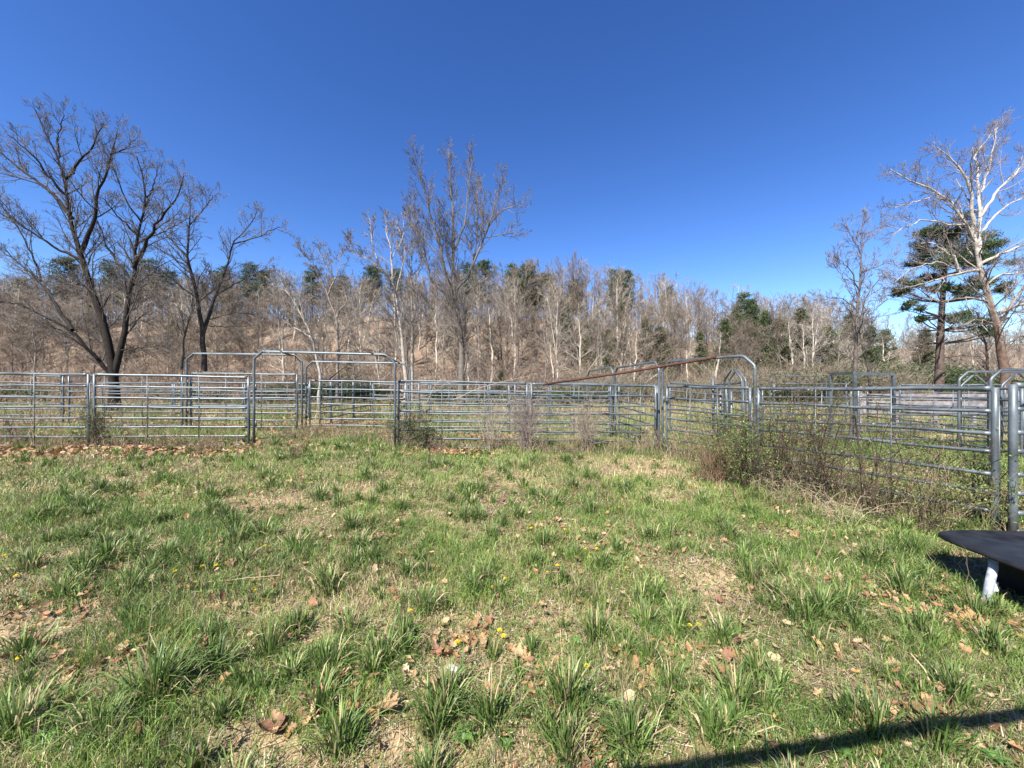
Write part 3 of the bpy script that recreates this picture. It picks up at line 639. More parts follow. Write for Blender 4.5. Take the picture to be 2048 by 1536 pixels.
KINDS = [('pale', (.42, .375, .31), (.27, .23, .185), 'slender pale-barked tree in the hillside wood', 'pale-barked trees in the hillside wood'),
         ('grey', (.22, .19, .16), (.225, .185, .145), 'bare grey-brown tree in the hillside wood', 'grey-brown trees in the hillside wood'),
         ('dark', (.10, .08, .065), (.165, .13, .10), 'bare dark-barked tree in the hillside wood', 'dark-barked trees in the hillside wood')]
fm = []
for ki, (kn, b_, t_, l_, g_) in enumerate(KINDS):
    fm.append([forest_mesh(60 + ki * 10 + j, 13.0, b_, t_, [.8, 1.05, 1.3, 1.15][j], [1, 1.15, 1, .8][j] * (.6 if ki == 0 else 1), [.3, .22, .15, .45][j], [.12, .07, .04, .08][j]) for j in range(4)])
def toppix(px):                            # tree-top line of the wood in the photo
    return np.interp(px, [-400, 0, 300, 560, 700, 900, 1000, 1060, 1180, 1300, 1420, 1500, 1640, 1760, 1900, 2450], [560, 552, 556, 548, 556, 545, 545, 522, 535, 548, 575, 590, 592, 625, 650, 655])
rng = np.random.default_rng(8)
cnt = 0
rows = [(88, 60, 1.0), (76, 60, .96), (66, 60, .90), (57, 62, .78), (49, 50, .62), (43, 14, .5)]
for d0, n, hf in rows:
    for i in range(n):
        px = -190 + 2430 * (i + rng.random()) / n
        if px > 1790 and d0 < 60: continue
        if px > 1720 and rng.random() < .5 and d0 < 80: continue
        d = d0 + rng.uniform(-4.5, 4.5); x = (px - 1024) / F * d; g = float(gz(x, d))
        top = EYE + (HOR - toppix(px) + rng.normal() * 9) / F * d
        if hf < 1: h = max(5.0, min((top - g) * (hf * rng.uniform(.62, 1.08) + .08), 17))
        else: h = max(5.0, top - g)
        ki = rng.choice(3, p=[.40, .36, .24] if px > 560 else [.12, .38, .5]); m = fm[ki][rng.integers(4)]
        o = link('bare_tree', m, None, (x, d, g - .1), rng.random() * 6.28); s = h / 13.0; sx_ = (s * .5 + .5) * rng.uniform(.85, 1.4); o.scale = (sx_, sx_, s)
        tag(o, KINDS[ki][3], 'tree', KINDS[ki][4]); cnt += 1
print('wood trees', cnt)
# behind them, too many and too small to count: the far wood and the far ridge on the right
def far_wood():
    rng = np.random.default_rng(15); mb = MB()
    def batch(n, px0, px1, d0, d1, h0, h1, topline, c):
        px = rng.uniform(px0, px1, n); d = rng.uniform(d0, d1, n); x = (px - 1024) / F * d; g = gz(x, d); h = rng.uniform(h0, h1, n)
        if topline: h = np.minimum(h, np.maximum(EYE + (HOR - toppix(px)) / F * d - g, 3))
        P0 = np.stack([x, d, g - .3], -1); lean = rng.normal(size=(n, 3)) * .04
        st = P0[:, None] + np.linspace(0, 1, 5)[None, :, None] * (np.array([0, 0, 1.]) + lean * [1, 1, 0])[:, None] * h[:, None, None]
        R = np.repeat(np.linspace(.11, .03, 5)[None], n, 0)
        mb.tubes(st, R, 3, tint(rng, n, c, .3))
        A, RA = kids(rng, st, R, 9, .25, 1, (22, 48), (.2, .34), 4, .12, .1, .5, .032, .6); mb.tubes(A, RA, 3, tint(rng, len(A), c, .3))
        B, RB = kids(rng, A, RA, 4, .2, 1, (20, 50), (.4, .7), 3, .12, .1, .7, .024, .8); mb.tubes(B, RB, 3, tint(rng, len(B), c, .3))
    batch(1300, -250, 1750, 78, 118, 5, 17, True, (.20, .165, .135))
    batch(260, 1550, 2300, 80, 130, 5, 8, False, (.20, .165, .13))
    batch(1100, 1450, 2500, 200, 300, 8, 13, False, (.19, .165, .15))
    return tag(link('far_wood', mb.mesh('far_wood', TWIG)), 'mass of bare trees filling the back of the hill and the far ridge', 'woodland', None, 'stuff')
far_wood()
def brush():
    rng = np.random.default_rng(16); mb = MB()
    def batch(n, xr, dr, h0, h1, c, v=.3, rm=.010):
        d = dr[0] + (dr[1] - dr[0]) * rng.random(n) ** 1.2; px = rng.uniform(xr[0], xr[1], n); x = (px - 1024) / F * d; g = gz(x, d)
        h = rng.uniform(h0, h1, n) * (.5 + vnoise(x, d, 5, 21)); a = rng.normal(size=(n, 3)) * .35; a[:, 2] = 1
        st = np.stack([x, d, g - .1], -1)[:, None] + np.linspace(0, 1, 4)[None, :, None] * a[:, None] * h[:, None, None]; st[:, 3, 2] -= .12 * h
        st[:, 1:, :2] += rng.normal(size=(n, 3, 2)) * .12
        R = np.repeat(np.linspace(.022, .01, 4)[None], n, 0); mb.tubes(st, R, 3, tint(rng, n, c, v))
        A, RA = kids(rng, st, R, 6, .1, 1, (25, 70), (.25, .6), 3, .2, .02, .7, rm, .7); mb.tubes(A, RA, 3, tint(rng, len(A), c, v))
    batch(4800, (-350, 1750), (36, 60), 1.0, 3.6, (.235, .18, .135), .6, .014)
    batch(3500, (-350, 1750), (58, 96), 1.2, 4.0, (.20, .155, .12), .6, .018)
    batch(2600, (1150, 1850), (34, 50), 1.2, 3.6, (.17, .145, .105), .6)
    batch(1300, (1750, 2500), (55, 110), 1.5, 3.5, (.22, .18, .14))
    batch(700, (-350, 620), (26, 38), .8, 2.2, (.28, .20, .14))
    return tag(link('brush', mb.mesh('brush', TWIG)), 'tangled leafless brush and saplings covering the hillside floor', 'brush', None, 'stuff')
brush()
# green bushes along the wood edge
def bush_mesh(seed, c=(.06, .085, .028)):
    rng = np.random.default_rng(seed); mb = MB(); n = 26
    a = rng.random(n) * 6.28; st = np.zeros((n, 5, 3)); L = rng.uniform(.9, 1.8, n)
    for k in range(1, 5): f = k / 4; st[:, k] = np.stack([np.cos(a) * L * f * .75, np.sin(a) * L * f * .75, L * (f - .35 * f * f)], -1) + rng.normal(size=(n, 3)) * .05
    R = np.repeat(np.linspace(.018, .007, 5)[None], n, 0); mb.tubes(st, R, 3, (.14, .11, .08))
    A, RA = kids(rng, st, R, 6, .2, 1, (25, 70), (.3, .6), 4, .2, .05, .7, .006, .7); mb.tubes(A, RA, 3, (.15, .12, .09))
    C = A[:, 1:].reshape(-1, 3); C = np.repeat(C, 16, 0) + rng.normal(size=(len(C) * 16, 3)) * .13
    quads_cloud(mb, rng, C, .085, c, .6, .5); return mb.mesh('bush', LEAF)
bm = [bush_mesh(80), bush_mesh(81, (.075, .095, .03)), bush_mesh(82, (.045, .065, .026))]
rng = np.random.default_rng(19)
for i, (px, d, s) in enumerate([(690, 33, 1.5), (735, 34, 1.3), (890, 33, 1.2), (970, 34, 1.1), (1010, 32, 1.0), (1060, 35, 1.3), (1110, 34, 1.0), (1150, 36, 1.5), (1200, 35, 1.2), (1250, 38, 1.6), (560, 32, 1.2), (585, 34, 1.5), (640, 36, 1.4), (1560, 34, 1.6), (1600, 33, 1.5),
                                (1650, 38, 2.2), (1690, 42, 2.6), (1760, 44, 2.6), (1830, 48, 2.6), (1870, 50, 2.2), (1930, 40, 1.8), (1950, 30, 1.3), (2000, 34, 1.8), (2040, 33, 1.7), (1620, 46, 2.4), (1380, 38, 1.5), (1320, 40, 1.8), (100, 30, 1.1), (30, 31, 1.2), (410, 31, 1.0), (330, 33, 1.1), (1780, 52, 3.0), (1910, 56, 2.6)]):
    x = (px - 1024) / F * d; o = link('bush', bm[i % 3], None, (x, d, float(gz(x, d)) - .1), rng.random() * 6.28); o.scale = (s * 1.25, s * 1.25, s * .8)
    tag(o, 'low green bush at the foot of the hillside wood', 'bush', 'green bushes along the edge of the wood')

# ------------------------------------------------------------------ shrubs, canes and vines on the panels
def cane_set(mb, rng, canes, sub=6, subl=(.25, .5), c=(.10, .075, .05), r0=.006, ang=(30, 75)):
    S = np.array([resample(q, 10) for q in canes]); R = np.repeat(np.linspace(r0, r0 * .45, 10)[None], len(S), 0); mb.tubes(S, R, 5, tint(rng, len(S), c, .25))
    A, RA = kids(rng, S, R, sub, .15, 1, ang, subl, 6, .18, -.03, .65, .0022, .6); mb.tubes(A, RA, 4, tint(rng, len(A), c, .25))
    B, RB = kids(rng, A, RA, 3, .15, 1, (30, 70), (.3, .6), 4, .2, 0, .8, .0018, .7); mb.tubes(B, RB, 3, tint(rng, len(B), c, .25))
    return S, A, B
def leafy(mb, rng, lines, per, size, c, zmin=-9, jit=.02, zmax=99):
    C = np.concatenate([l.reshape(-1, 3) for l in lines]); C = C[(C[:, 2] > zmin) & (C[:, 2] < zmax)]
    K = int(len(C) * per); i = rng.integers(0, len(C), K); quads_cloud(mb, rng, C[i] + rng.normal(size=(K, 3)) * jit, size, c, .6, .35)
def rose(seed, px, d, H, spread, ncane, leafper, label, size=.024, r0=.0055, lc=(.13, .175, .04), zmax=99, explicit=None, sub=6, cc=(.075, .052, .038), name='rose_shrub', cat='shrub', group=None, mat=LEAF):
    rng = np.random.default_rng(seed); x = (px - 1024) / F * d; g = float(gz(x, d)) - .02; canes = []
    for k in range(ncane):
        a = rng.random() * 6.28; L = H * rng.uniform(.6, 1.15); R = spread * rng.uniform(.3, 1.1); b = rng.normal(size=2) * .12 * spread
        canes.append(np.array([(b[0], b[1], 0), (b[0] + math.cos(a) * R * .25, b[1] + math.sin(a) * R * .25, L * .5), (b[0] + math.cos(a) * R * .6, b[1] + math.sin(a) * R * .6, L * .85), (b[0] + math.cos(a) * R, b[1] + math.sin(a) * R, L * rng.uniform(.65, 1.0))]))
    o = np.array([x, d, g])
    if explicit:
        for e in explicit: canes.append(np.array([P(*q) - o for q in e]))
    t = thing(name, label, cat, o, 0, group)
    mb = MB(); S, A, B = cane_set(mb, rng, canes, sub, c=cc, r0=r0); link('canes', mb.mesh('canes', TWIG), t)
    if leafper:
        mb = MB(); leafy(mb, rng, [S, A, B], leafper, size, lc, zmax=zmax); link('leaves', mb.mesh('leaves', mat), t)
    return t
rose(101, 1445, 6.4, 1.3, .75, 26, 1.1, 'dense leafy rose shrub left-most on the overgrown right panel', lc=(.13, .19, .04), zmax=1.2)
rose(102, 1500, 5.8, 1.25, .8, 26, 1.0, 'dense leafy rose shrub in front of the right corner frame foot', lc=(.13, .19, .04))
rose(103, 1560, 5.7, 1.9, .65, 20, .35, 'tall thin rose shrub second along the overgrown panel')
rose(104, 1640, 5.1, 1.8, .7, 19, .3, 'loose rose shrub under the middle of the overgrown panel')
rose(105, 1750, 4.6, 1.5, .75, 14, .35, 'open rose shrub near the stay of the overgrown panel',
     explicit=[[(1822, 1075, 4.5), (1812, 960, 4.4), (1795, 885, 4.35), (1770, 825, 4.35), (1738, 785, 4.4), (1700, 745, 4.45), (1655, 705, 4.5)],
               [(1832, 1060, 4.5), (1850, 1000, 4.4), (1900, 945, 4.3), (1960, 915, 4.2), (2060, 885, 4.1)],
               [(1640, 975, 5.0), (1720, 905, 4.8), (1780, 840, 4.6), (1860, 780, 4.5), (1900, 745, 4.5)],
               [(1610, 985, 5.2), (1560, 870, 5.2), (1510, 770, 5.3), (1445, 700, 5.5)]])
rose(106, 1845, 4.2, .85, .55, 9, 1.0, 'low leafy rose shrub beside the black table')
rose(107, 1950, 4.5, .9, .7, 18, 1.0, 'low leafy rose shrub behind the black table', lc=(.14, .20, .045))
rose(108, 1430, 6.2, .75, .45, 26, 0, 'tangle of bare brown stems in front of the corner gate', cc=(.2, .13, .08))
rose(109, 1580, 5.0, .5, .5, 9, .1, 'pale dry weed tangle on the ground before the rose shrubs', cc=(.27, .20, .14), name='dry_weed', r0=.0022)
rose(110, 1690, 4.4, .45, .5, 9, .1, 'pale dry weed tangle below the right panel stay', cc=(.34, .26, .18), name='dry_weed', r0=.0022)
rose(111, 1620, 6.9, .9, .9, 16, .8, 'leafy shrub standing behind the overgrown panel')
rose(112, 1860, 6.2, .8, 1.0, 14, .8, 'leafy shrub behind the panel, left of the round end post')
rose(113, 188, 8.3, 1.05, .32, 11, 1.8, 'small olive juniper seedling at the left joint of the front panels', size=.022, lc=(.085, .085, .035), cc=(.09, .07, .045), name='juniper_seedling')
rose(114, 815, 9.0, 1.2, .5, 13, 2.0, 'dark green seedling at the right foot of the open frame', size=.026, lc=(.042, .062, .022), cc=(.10, .075, .05), name='juniper_seedling')
rose(115, 850, 8.9, .7, .35, 10, 2.0, 'short dark bush right of the dark green seedling', size=.026, lc=(.042, .062, .022), cc=(.16, .12, .09), name='juniper_seedling')
rose(116, 1052, 9.2, 1.6, .6, 40, .0, 'bare grey vine climbing the joint of the two middle panels', cc=(.26, .21, .18), name='bare_vine', cat='vine', sub=9)
rose(117, 1170, 9.3, 1.45, .7, 32, .1, 'bare pale vine hanging on the panel below the rusty pipe', cc=(.30, .24, .19), name='bare_vine', cat='vine', sub=9)
rose(118, 985, 9.1, 1.4, .5, 18, .0, 'thin arching vine on the second middle panel', cc=(.32, .26, .2), name='bare_vine', cat='vine', sub=8,
     explicit=[[(850, 815, 9.1), (870, 768, 9.1), (885, 757, 9.1), (905, 770, 9.1), (915, 800, 9.1)], [(905, 800, 9.05), (960, 775, 9.0), (1010, 762, 9.0), (1060, 752, 9.0)]])
rose(119, 395, 7.6, .5, .35, 9, 0, 'dry brown weed clump in front of the left panel', cc=(.15, .11, .075), name='dry_weed')
rose(120, 590, 7.6, .45, .35, 8, 0, 'dry brown weed clump in front of the open gateway', cc=(.17, .12, .08), name='dry_weed')
rose(121, 880, 8.2, .55, .3, 9, 0, 'dry brown weed clump in front of the dark bush', cc=(.19, .13, .09), name='dry_weed')
rose(122, 1130, 8.7, .5, .4, 12, .3, 'dry weed clump below the hanging vine', cc=(.22, .16, .10), name='dry_weed')
rose(123, 20, 8.8, .9, .5, 9, 0, 'bare brown stems behind the left front panel', cc=(.15, .11, .085), name='dry_weed')
rose(124, 1240, 8.9, .5, .3, 8, .3, 'short dry weed right of the hanging vine', cc=(.20, .15, .09), name='dry_weed')
def weed_strip():
    rng = np.random.default_rng(140); mb = MB()
    def batch(x, y, h0, h1, c, r=.0035, ns=3, lean=.3):
        n = len(x); h = rng.uniform(h0, h1, n) * (.4 + vnoise(x, y, .5, 61)); a = rng.normal(size=(n, 3)) * lean; a[:, 2] = 1
        st = np.stack([x, y, gz(x, y) - .02], -1)[:, None] + np.linspace(0, 1, 5)[None, :, None] * a[:, None] * h[:, None, None]; st[:, 1:, :2] += rng.normal(size=(n, 4, 2)) * .02; st[:, 4, 2] -= .1 * h
        R = (r * (.5 + .08 * y))[:, None] * np.linspace(1, .4, 5)[None]; cc = np.array(c)[rng.integers(0, len(c), n)] * rng.uniform(.7, 1.2, (n, 1)); mb.tubes(st, R, 3, cc)
        if ns: A, RA = kids(rng, st, R, ns, .3, 1, (20, 60), (.2, .5), 3, .15, .02, .7, .0012, .7); mb.tubes(A, RA, 3, np.repeat(cc, ns, 0))
    tan = [(.42, .33, .21), (.32, .23, .14), (.22, .16, .10), (.16, .12, .08)]
    n = 700; x = rng.uniform(-13, -6.2, n); batch(x, 8.4 + rng.normal(size=n) * .25, .15, .6, tan)
    n = 750; x = rng.uniform(-3, 3.5, n); batch(x, 9.1 + rng.normal(size=n) * .22, .12, .55, tan)
    n = 1000; t = rng.random(n) ** .9; batch(3.5 + 1.75 * t + rng.normal(size=n) * .28 - .1, 8.8 - 4.5 * t + rng.normal(size=n) * .3, .15, .85, tan + [(.12, .15, .05)])
    n = 900; x = rng.uniform(-6, -2.9, n); batch(x, 9.5 + rng.uniform(0, 2.5, n), .1, .4, tan)
    n = 900; d = rng.uniform(1.4, 8, n); batch(rng.uniform(-1.3, 1.2, n) * d, d, .08, .42, tan, .0022, 1)
    n = 5500; d = rng.uniform(9.8, 30, n); batch(rng.uniform(-1.3, 1.3, n) * d, d, .25, .9, tan + [(.10, .12, .04)], .004, 3)
    return tag(link('dry_weeds', mb.mesh('dry_weeds', TWIG)), 'thin dry weed stems along the panels and through the pasture', 'dry weeds', None, 'stuff')
weed_strip()
# twigs caught on the frames
for pts, lab in [([(553, 695, 9.0), (566, 706, 8.98), (590, 712, 9.2), (602, 724, 9.8)], 'dark dead twig caught on the top left of the nearest open frame'),
                 ([(727, 697, 9.0), (745, 707, 8.97), (775, 714, 9.2), (800, 727, 10)], 'dark dead twig caught on the top right of the nearest open frame'),
                 ([(659, 758, 12.9), (680, 741, 12.6), (702, 725, 12.0)], 'dark stick propped under the closed gate frame')]:
    p = np.array([P(*q) for q in pts]); mb = MB(); mb.tube(p - p[0], np.linspace(.022, .012, len(p)), 7, (.05, .038, .03)); tag(link('dead_twig', mb.mesh('dead_twig', TWIG), None, p[0]), lab, 'twig')

# ------------------------------------------------------------------ grass and ground cover
def blades(mb, rng, x, y, h, wd, c, lean=.5, seg2=True, z=None):
    K = len(x); z = gz(x, y) - .005 if z is None else z
    a = rng.random(K) * 6.283; f = rng.random(K) * 6.283; l = h * lean * rng.uniform(.2, 1.3, K)
    ux, uy = np.cos(f) * wd / 2, np.sin(f) * wd / 2; lx, ly = np.cos(a) * l, np.sin(a) * l
    B = np.stack([x, y, z], -1); U = np.stack([ux, uy, x * 0], -1)
    M_ = B + np.stack([lx * .35, ly * .35, h * .62], -1); T = B + np.stack([lx, ly, h * np.sqrt(np.clip(1 - (l / np.maximum(h, 1e-6)) ** 2 * .35, .15, 1))], -1)
    if seg2:
        V = np.stack([B - U, B + U, M_ + U * .8, M_ - U * .8, T], 1); b = np.arange(K)[:, None] * 5
        mb.add(V, b + np.array([0, 1, 2, 3]), b + np.array([3, 2, 4]), np.repeat(c, 5, 0))
    else:
        V = np.stack([B - U, B + U, T], 1); mb.add(V, None, np.arange(K * 3).reshape(K, 3), np.repeat(c, 3, 0))
CG = np.array([[.085, .150, .026], [.135, .215, .036], [.22, .295, .070], [.062, .122, .032], [.42, .345, .19], [.50, .41, .26], [.24, .19, .09]])
def field_color(rng, x, y, straw_bias=0.0):
    n = vnoise(x, y, 1.0, 31) * .55 + vnoise(x, y, .3, 32) * .45
    s = np.clip(.10 + 1.5 * (n - .43) + straw_bias, .05, .9)
    # the straw patch before the right corner gate
    s = np.clip(s + .75 * np.exp(-((x - 2.6) / .95) ** 2 - ((y - 7.9) / .95) ** 2) + .5 * np.exp(-((x - 3.2) / 1.6) ** 2 - ((y - 7.0) / .6) ** 2) + .45 * np.exp(-((x - 4.6) / 1.2) ** 2 - ((y - 5.0) / .9) ** 2), 0, .93)
    r = rng.random(len(x)); dark = sstep(.35, .6, vnoise(x, y, 1.7, 33)); k = np.zeros(len(x), int)
    g = rng.random(len(x)); k = np.where(g < .35 * dark + .1, 0, np.where(g < .55, 1, np.where(g < .75 + .1 * (1 - dark), 2, 3)))
    dry = r < s; k = np.where(dry, 4 + (rng.random(len(x)) * 3).astype(int).clip(0, 2), k)
    return CG[k] * (rng.uniform(.6, 1.4, (len(x), 1))), dry
TUFT = [(310, 1400, 1.5), (760, 1330, 1.15), (890, 1420, 1.1), (1135, 1420, 1.25), (660, 1185, 1.1), (965, 1170, 1.0), (215, 1125, 1.2), (60, 1140, 1.2), (1640, 1235, 1.1), (1810, 1190, 1.1), (1260, 1500, .9), (45, 1310, 1.0), (600, 1260, .8), (530, 1075, 1.0), (470, 1060, 1.1), (850, 1225, .9), (730, 960, 1.2),
        (860, 935, 1.2), (960, 985, 1.1), (1060, 930, 1.1), (1250, 985, 1.1), (930, 1040, 1.0), (200, 985, 1.2), (330, 960, 1.1), (590, 1100, .9), (130, 1000, 1.1), (1460, 1080, .9), (1560, 1150, .9), (1690, 1215, .9), (800, 1020, 1.0), (1110, 1010, 1.0), (1180, 1030, .9), (700, 1060, 1.0), (1330, 1060, .8),
        (1420, 1480, .8), (1300, 1330, .7), (30, 1480, 1.1), (680, 1500, .9), (1980, 1300, 1.0), (1880, 1500, .9), (420, 1000, 1.1), (1400, 1000, .9), (1500, 1030, .9), (1190, 960, .9), (640, 1000, 1.1), (560, 920, 1.0), (900, 900, 1.0), (1130, 925, .9), (760, 905, 1.0), (1740, 1130, .9), (1560, 1390, .7), (1840,1270,.8), (1950, 1240, 1.0)]
def grass():
    rng = np.random.default_rng(200); mb = MB()
    def scatter(n, d0, d1, p=1.0):         # density falls with distance
        d = d0 + (d1 - d0) * rng.random(n) ** p; hw = 1.38 * d + .8; x = rng.uniform(-1, 1, n) * hw; return x, d
    def keep(x, y, d):                     # leave the leaf bed and the underside of the table bare
        bed = np.exp(-((x + 9.5) / 3.2) ** 2 - ((y - 7.75 - .05 * (x + 9.5)) / .55) ** 2) + .8 * ((x < -4) & (y > 12) & (y < 22)) * (vnoise(x, y, 2, 41) > .45)
        bare = vnoise(x, y, .42, 42) * .6 + vnoise(x, y, 1.1, 44) * .4 < .36
        tab = (x > 3.65) & (x < 5.2) & (y > 2.35) & (y < 3.35)
        return (rng.random(len(x)) > bed * 1.1) & ~(bare & (rng.random(len(x)) < .75)) & ~tab & ~((y > 30) & (x < 14) & (rng.random(len(x)) < sstep(30, 38, y)))
    # short turf
    for n, d0, d1, h, wd, s2 in [(130000, .9, 2.6, .055, .0028, True), (160000, 2.6, 5.0, .062, .0040, True), (170000, 5.0, 11.0, .085, .0065, True), (100000, 10, 20, .14, .015, False), (80000, 20, 48, .18, .035, False)]:
        x, y = scatter(n, d0, d1, .8); k = keep(x, y, 0); x, y = x[k], y[k]; c, dry = field_color(rng, x, y, {.9: .15, 2.6: .11, 5.0: .06}.get(d0, .17))
        hh = h * rng.uniform(.4, 1.6, len(x)) * (.6 + .9 * vnoise(x, y, .8, 43)) * (.55 + 1.1 * vnoise(x, y, .16, 45)); hh = np.where(dry, hh * .7, hh)
        blades(mb, rng, x, y, hh, wd * rng.uniform(.6, 1.4, len(x)), c, .8, s2)
    # grassy slope on the right, beyond the pens
    n = 40000; y = rng.uniform(30, 66, n); x = rng.uniform(18, 95, n); k = x > y * .62; x, y = x[k], y[k]; c = CG[[4, 6, 2]][rng.integers(0, 3, len(x))] * rng.uniform(.6, 1.1, (len(x), 1))
    blades(mb, rng, x, y, rng.uniform(.2, .6, len(x)), .05 + 0 * x, c, .6, False)
    # lying thatch
    x, y = scatter(110000, .9, 8, .85); K = len(x); z = gz(x, y) + rng.uniform(.003, .02, K); a = rng.random(K) * 3.1416; L = rng.uniform(.03, .11, K); wd = rng.uniform(.0012, .0026, K) * (1 + y * .2)
    dv = np.stack([np.cos(a) * L / 2, np.sin(a) * L / 2, rng.normal(size=K) * .012], -1); nv = np.stack([-np.sin(a) * wd, np.cos(a) * wd, rng.normal(size=K) * .0008], -1); C = np.stack([x, y, z], -1)
    c = np.array([[.40, .32, .20], [.33, .25, .15], [.25, .18, .11], [.46, .40, .28]])[rng.integers(0, 4, K)] * rng.uniform(.7, 1.2, (K, 1))
    mb.add(np.stack([C - dv - nv, C - dv + nv, C + dv + nv * .4, C + dv - nv * .4], 1), np.arange(K * 4).reshape(K, 4), None, np.repeat(c, 4, 0))
    # small broad leaves of clover and chickweed
    x, y = scatter(46000, .9, 6.5, .8); k = vnoise(x, y, .7, 51) > .42; x, y = x[k], y[k]; K = len(x); C = np.stack([x, y, gz(x, y) + rng.uniform(.01, .045, K)], -1)
    c = np.array([[.15, .22, .045], [.10, .17, .035], [.20, .26, .07]])[rng.integers(0, 3, K)] * rng.uniform(.7, 1.2, (K, 1))
    quads_cloud(mb, rng, C, .013 + .0015 * y, c, .75, .3, np.array([0, 0, .25]))
    # tufts
    cen = [(G(px, py), s) for px, py, s in TUFT]
    for _ in range(760):
        d = rng.uniform(1.4, 9.5); x = rng.uniform(-1.3, 1.3) * d
        if 3.4 < x and y is not None and 2.2 < d < 3.5: continue
        cen.append((np.array([x, d, 0]), .22 + .75 * rng.random() ** 2.2))
    for (p, s) in cen:
        n = int(190 * s * (1 if p[1] > 2.2 else 1.5)); r = np.abs(rng.normal(size=n)) * .055 * s; a = rng.random(n) * 6.283
        x0 = p[0] + np.cos(a) * r; y0 = p[1] + np.sin(a) * r; z0 = gz(x0, y0) - .01
        L = (.06 + .22 * rng.random(n) ** 1.6) * s ** .6; out = rng.uniform(.15, 1.0, n) * (.4 + r / .09); out = np.clip(out, .1, 1.1); a2 = a + rng.normal(size=n) * .7
        dr = np.stack([np.cos(a2), np.sin(a2), a2 * 0], -1); B = np.stack([x0, y0, z0], -1); up = np.array([0, 0, 1.])
        M1 = B + dr * (L * out * .22)[:, None] + up * (L * .42)[:, None]; M2 = B + dr * (L * out * .58)[:, None] + up * (L * (.78 - .2 * out))[:, None]; T = B + dr * (L * out)[:, None] + up * (L * (1.0 - .55 * out))[:, None]
        wd = rng.uniform(.0016, .0030, n) * (1 + .16 * p[1]); fa = a2 + 1.57 + rng.normal(size=n) * .6; U = np.stack([np.cos(fa) * wd, np.sin(fa) * wd, a * 0], -1)
        V = np.stack([B - U, B + U, M1 + U, M1 - U, M2 + U * .8, M2 - U * .8, T], 1); b = np.arange(n)[:, None] * 7
        k = rng.random(n); c = np.where((k < .12)[:, None], np.array([.36, .29, .16]), np.where((k < .6)[:, None], np.array([.080, .135, .030]), np.array([.15, .21, .055]))) * rng.uniform(.7, 1.35, (n, 1))
        mb.add(V, np.concatenate([b + np.array([0, 1, 2, 3]), b + np.array([3, 2, 4, 5])]), b + np.array([5, 4, 6]), np.repeat(c, 7, 0))
    return tag(link('grass', mb.mesh('grass', GRASS)), 'patchy green and straw coloured pasture grass with coarse tufts', 'grass', None, 'stuff')
grass()
# ------------------------------------------------------------------ fallen leaves
def leaf_shape(seed, lob=4):
    rng = np.random.default_rng(seed); n = 40; t = np.linspace(0, 1, n // 2); h = (.28 + .12 * rng.random()) * np.sin(np.pi * t ** .8) * (1 + .38 * np.sin(t * lob * 6.28 + rng.random() * 3)) + .015
    mid = np.stack([t - .5, 0 * t], -1); out = []
    V = []; 
    curl = rng.uniform(.5, 1.6); fold = rng.uniform(.2, .7)
    for s in (-1, -.5, 0, .5, 1):
        x = t - .5; y = s * h + .05 * np.sin(t * 5); z = fold * abs(s) * h + curl * .5 * x * x + .05 * np.sin(t * 9 + s * 4) * abs(s); V.append(np.stack([x, y, z], -1))
    m = len(t); V = np.concatenate(V); i = np.arange(m - 1); q = []
    for r in range(4): q.append(np.stack([r * m + i, r * m + i + 1, (r + 1) * m + i + 1, (r + 1) * m + i], -1))
    return V, np.concatenate(q)
LS = [leaf_shape(300 + i, [2.5, 3.5, 1, 4.5, 3][i]) for i in range(5)]
LC = [(.24, .125, .062), (.31, .20, .105), (.17, .085, .048), (.33, .24, .14), (.29, .165, .072)]
lm = []
for i, (V, q) in enumerate(LS):
    mb = MB(); mb.add(V, q, None, LC[i]); mb.tube([(-.5, 0, .1), (-.62, .01, .14), (-.75, .03, .12)], .008, 5, np.array(LC[i]) * .6); lm.append(mb.mesh('fallen_leaf', DRY))
def put_leaf(i, p, s, label, group, r=None):
    o = link('fallen_leaf', lm[i], None, p); r = r or rng; o.rotation_euler = (r.normal() * .35, r.normal() * .35, r.random() * 6.28); o.scale = (s, s, s)
    return tag(o, label, 'leaf', group)
rng = np.random.default_rng(310)
for px, py, s, i, lab in [(105, 1425, .13, 0, 'large red-brown leaf lying at the far lower left'), (685, 1365, .10, 1, 'curled tan leaf right of the big left tuft'), (770, 1432, .14, 1, 'long pale brown leaf left of the bottom centre tuft'), (985, 1395, .11, 0, 'brown lobed leaf between the two bottom centre tufts'),
                          (540, 1475, .10, 2, 'dark curled leaf near the bottom edge, left of centre'), (895, 1318, .09, 4, 'orange-brown leaf behind the pale stone'), (1040, 1320, .10, 1, 'tan leaf left of the upright bottom tuft'), (1440, 1208, .07, 2, 'small dark red leaf alone in the grass right of centre'),
                          (1532, 1500, .10, 1, 'upright tan leaf beside the bar of shade'), (1735, 1460, .11, 1, 'tan leaf against the bar of shade'), (1855, 1435, .10, 2, 'red-brown leaf on the edge of the bar of shade at right'), (1545, 1105, .08, 4, 'orange leaf left of the dark right tuft'), (1930, 1245, .14, 4, 'orange leaf near the table leg, larger of two'),
                          (1900, 1195, .12, 4, 'orange leaf under the front of the table'), (265, 1455 + 20, .09, 2, 'brown leaf right of the large red-brown leaf'), (330, 935, .13, 4, 'orange leaf standing out in the grass before the left panel'), (1050, 1125, .10, 1, 'pale brown leaf left of the dandelions in the middle'), (1215, 1115, .11, 3, 'pale leaf pile top in the middle right grass'), (1380, 1073, .08, 4, 'orange-tan leaf on the clover right of the middle')]:
    p = G(px, py); p[2] += .03; put_leaf(i, p, s * 1.25, lab, 'fallen leaves lying singly in the grass')
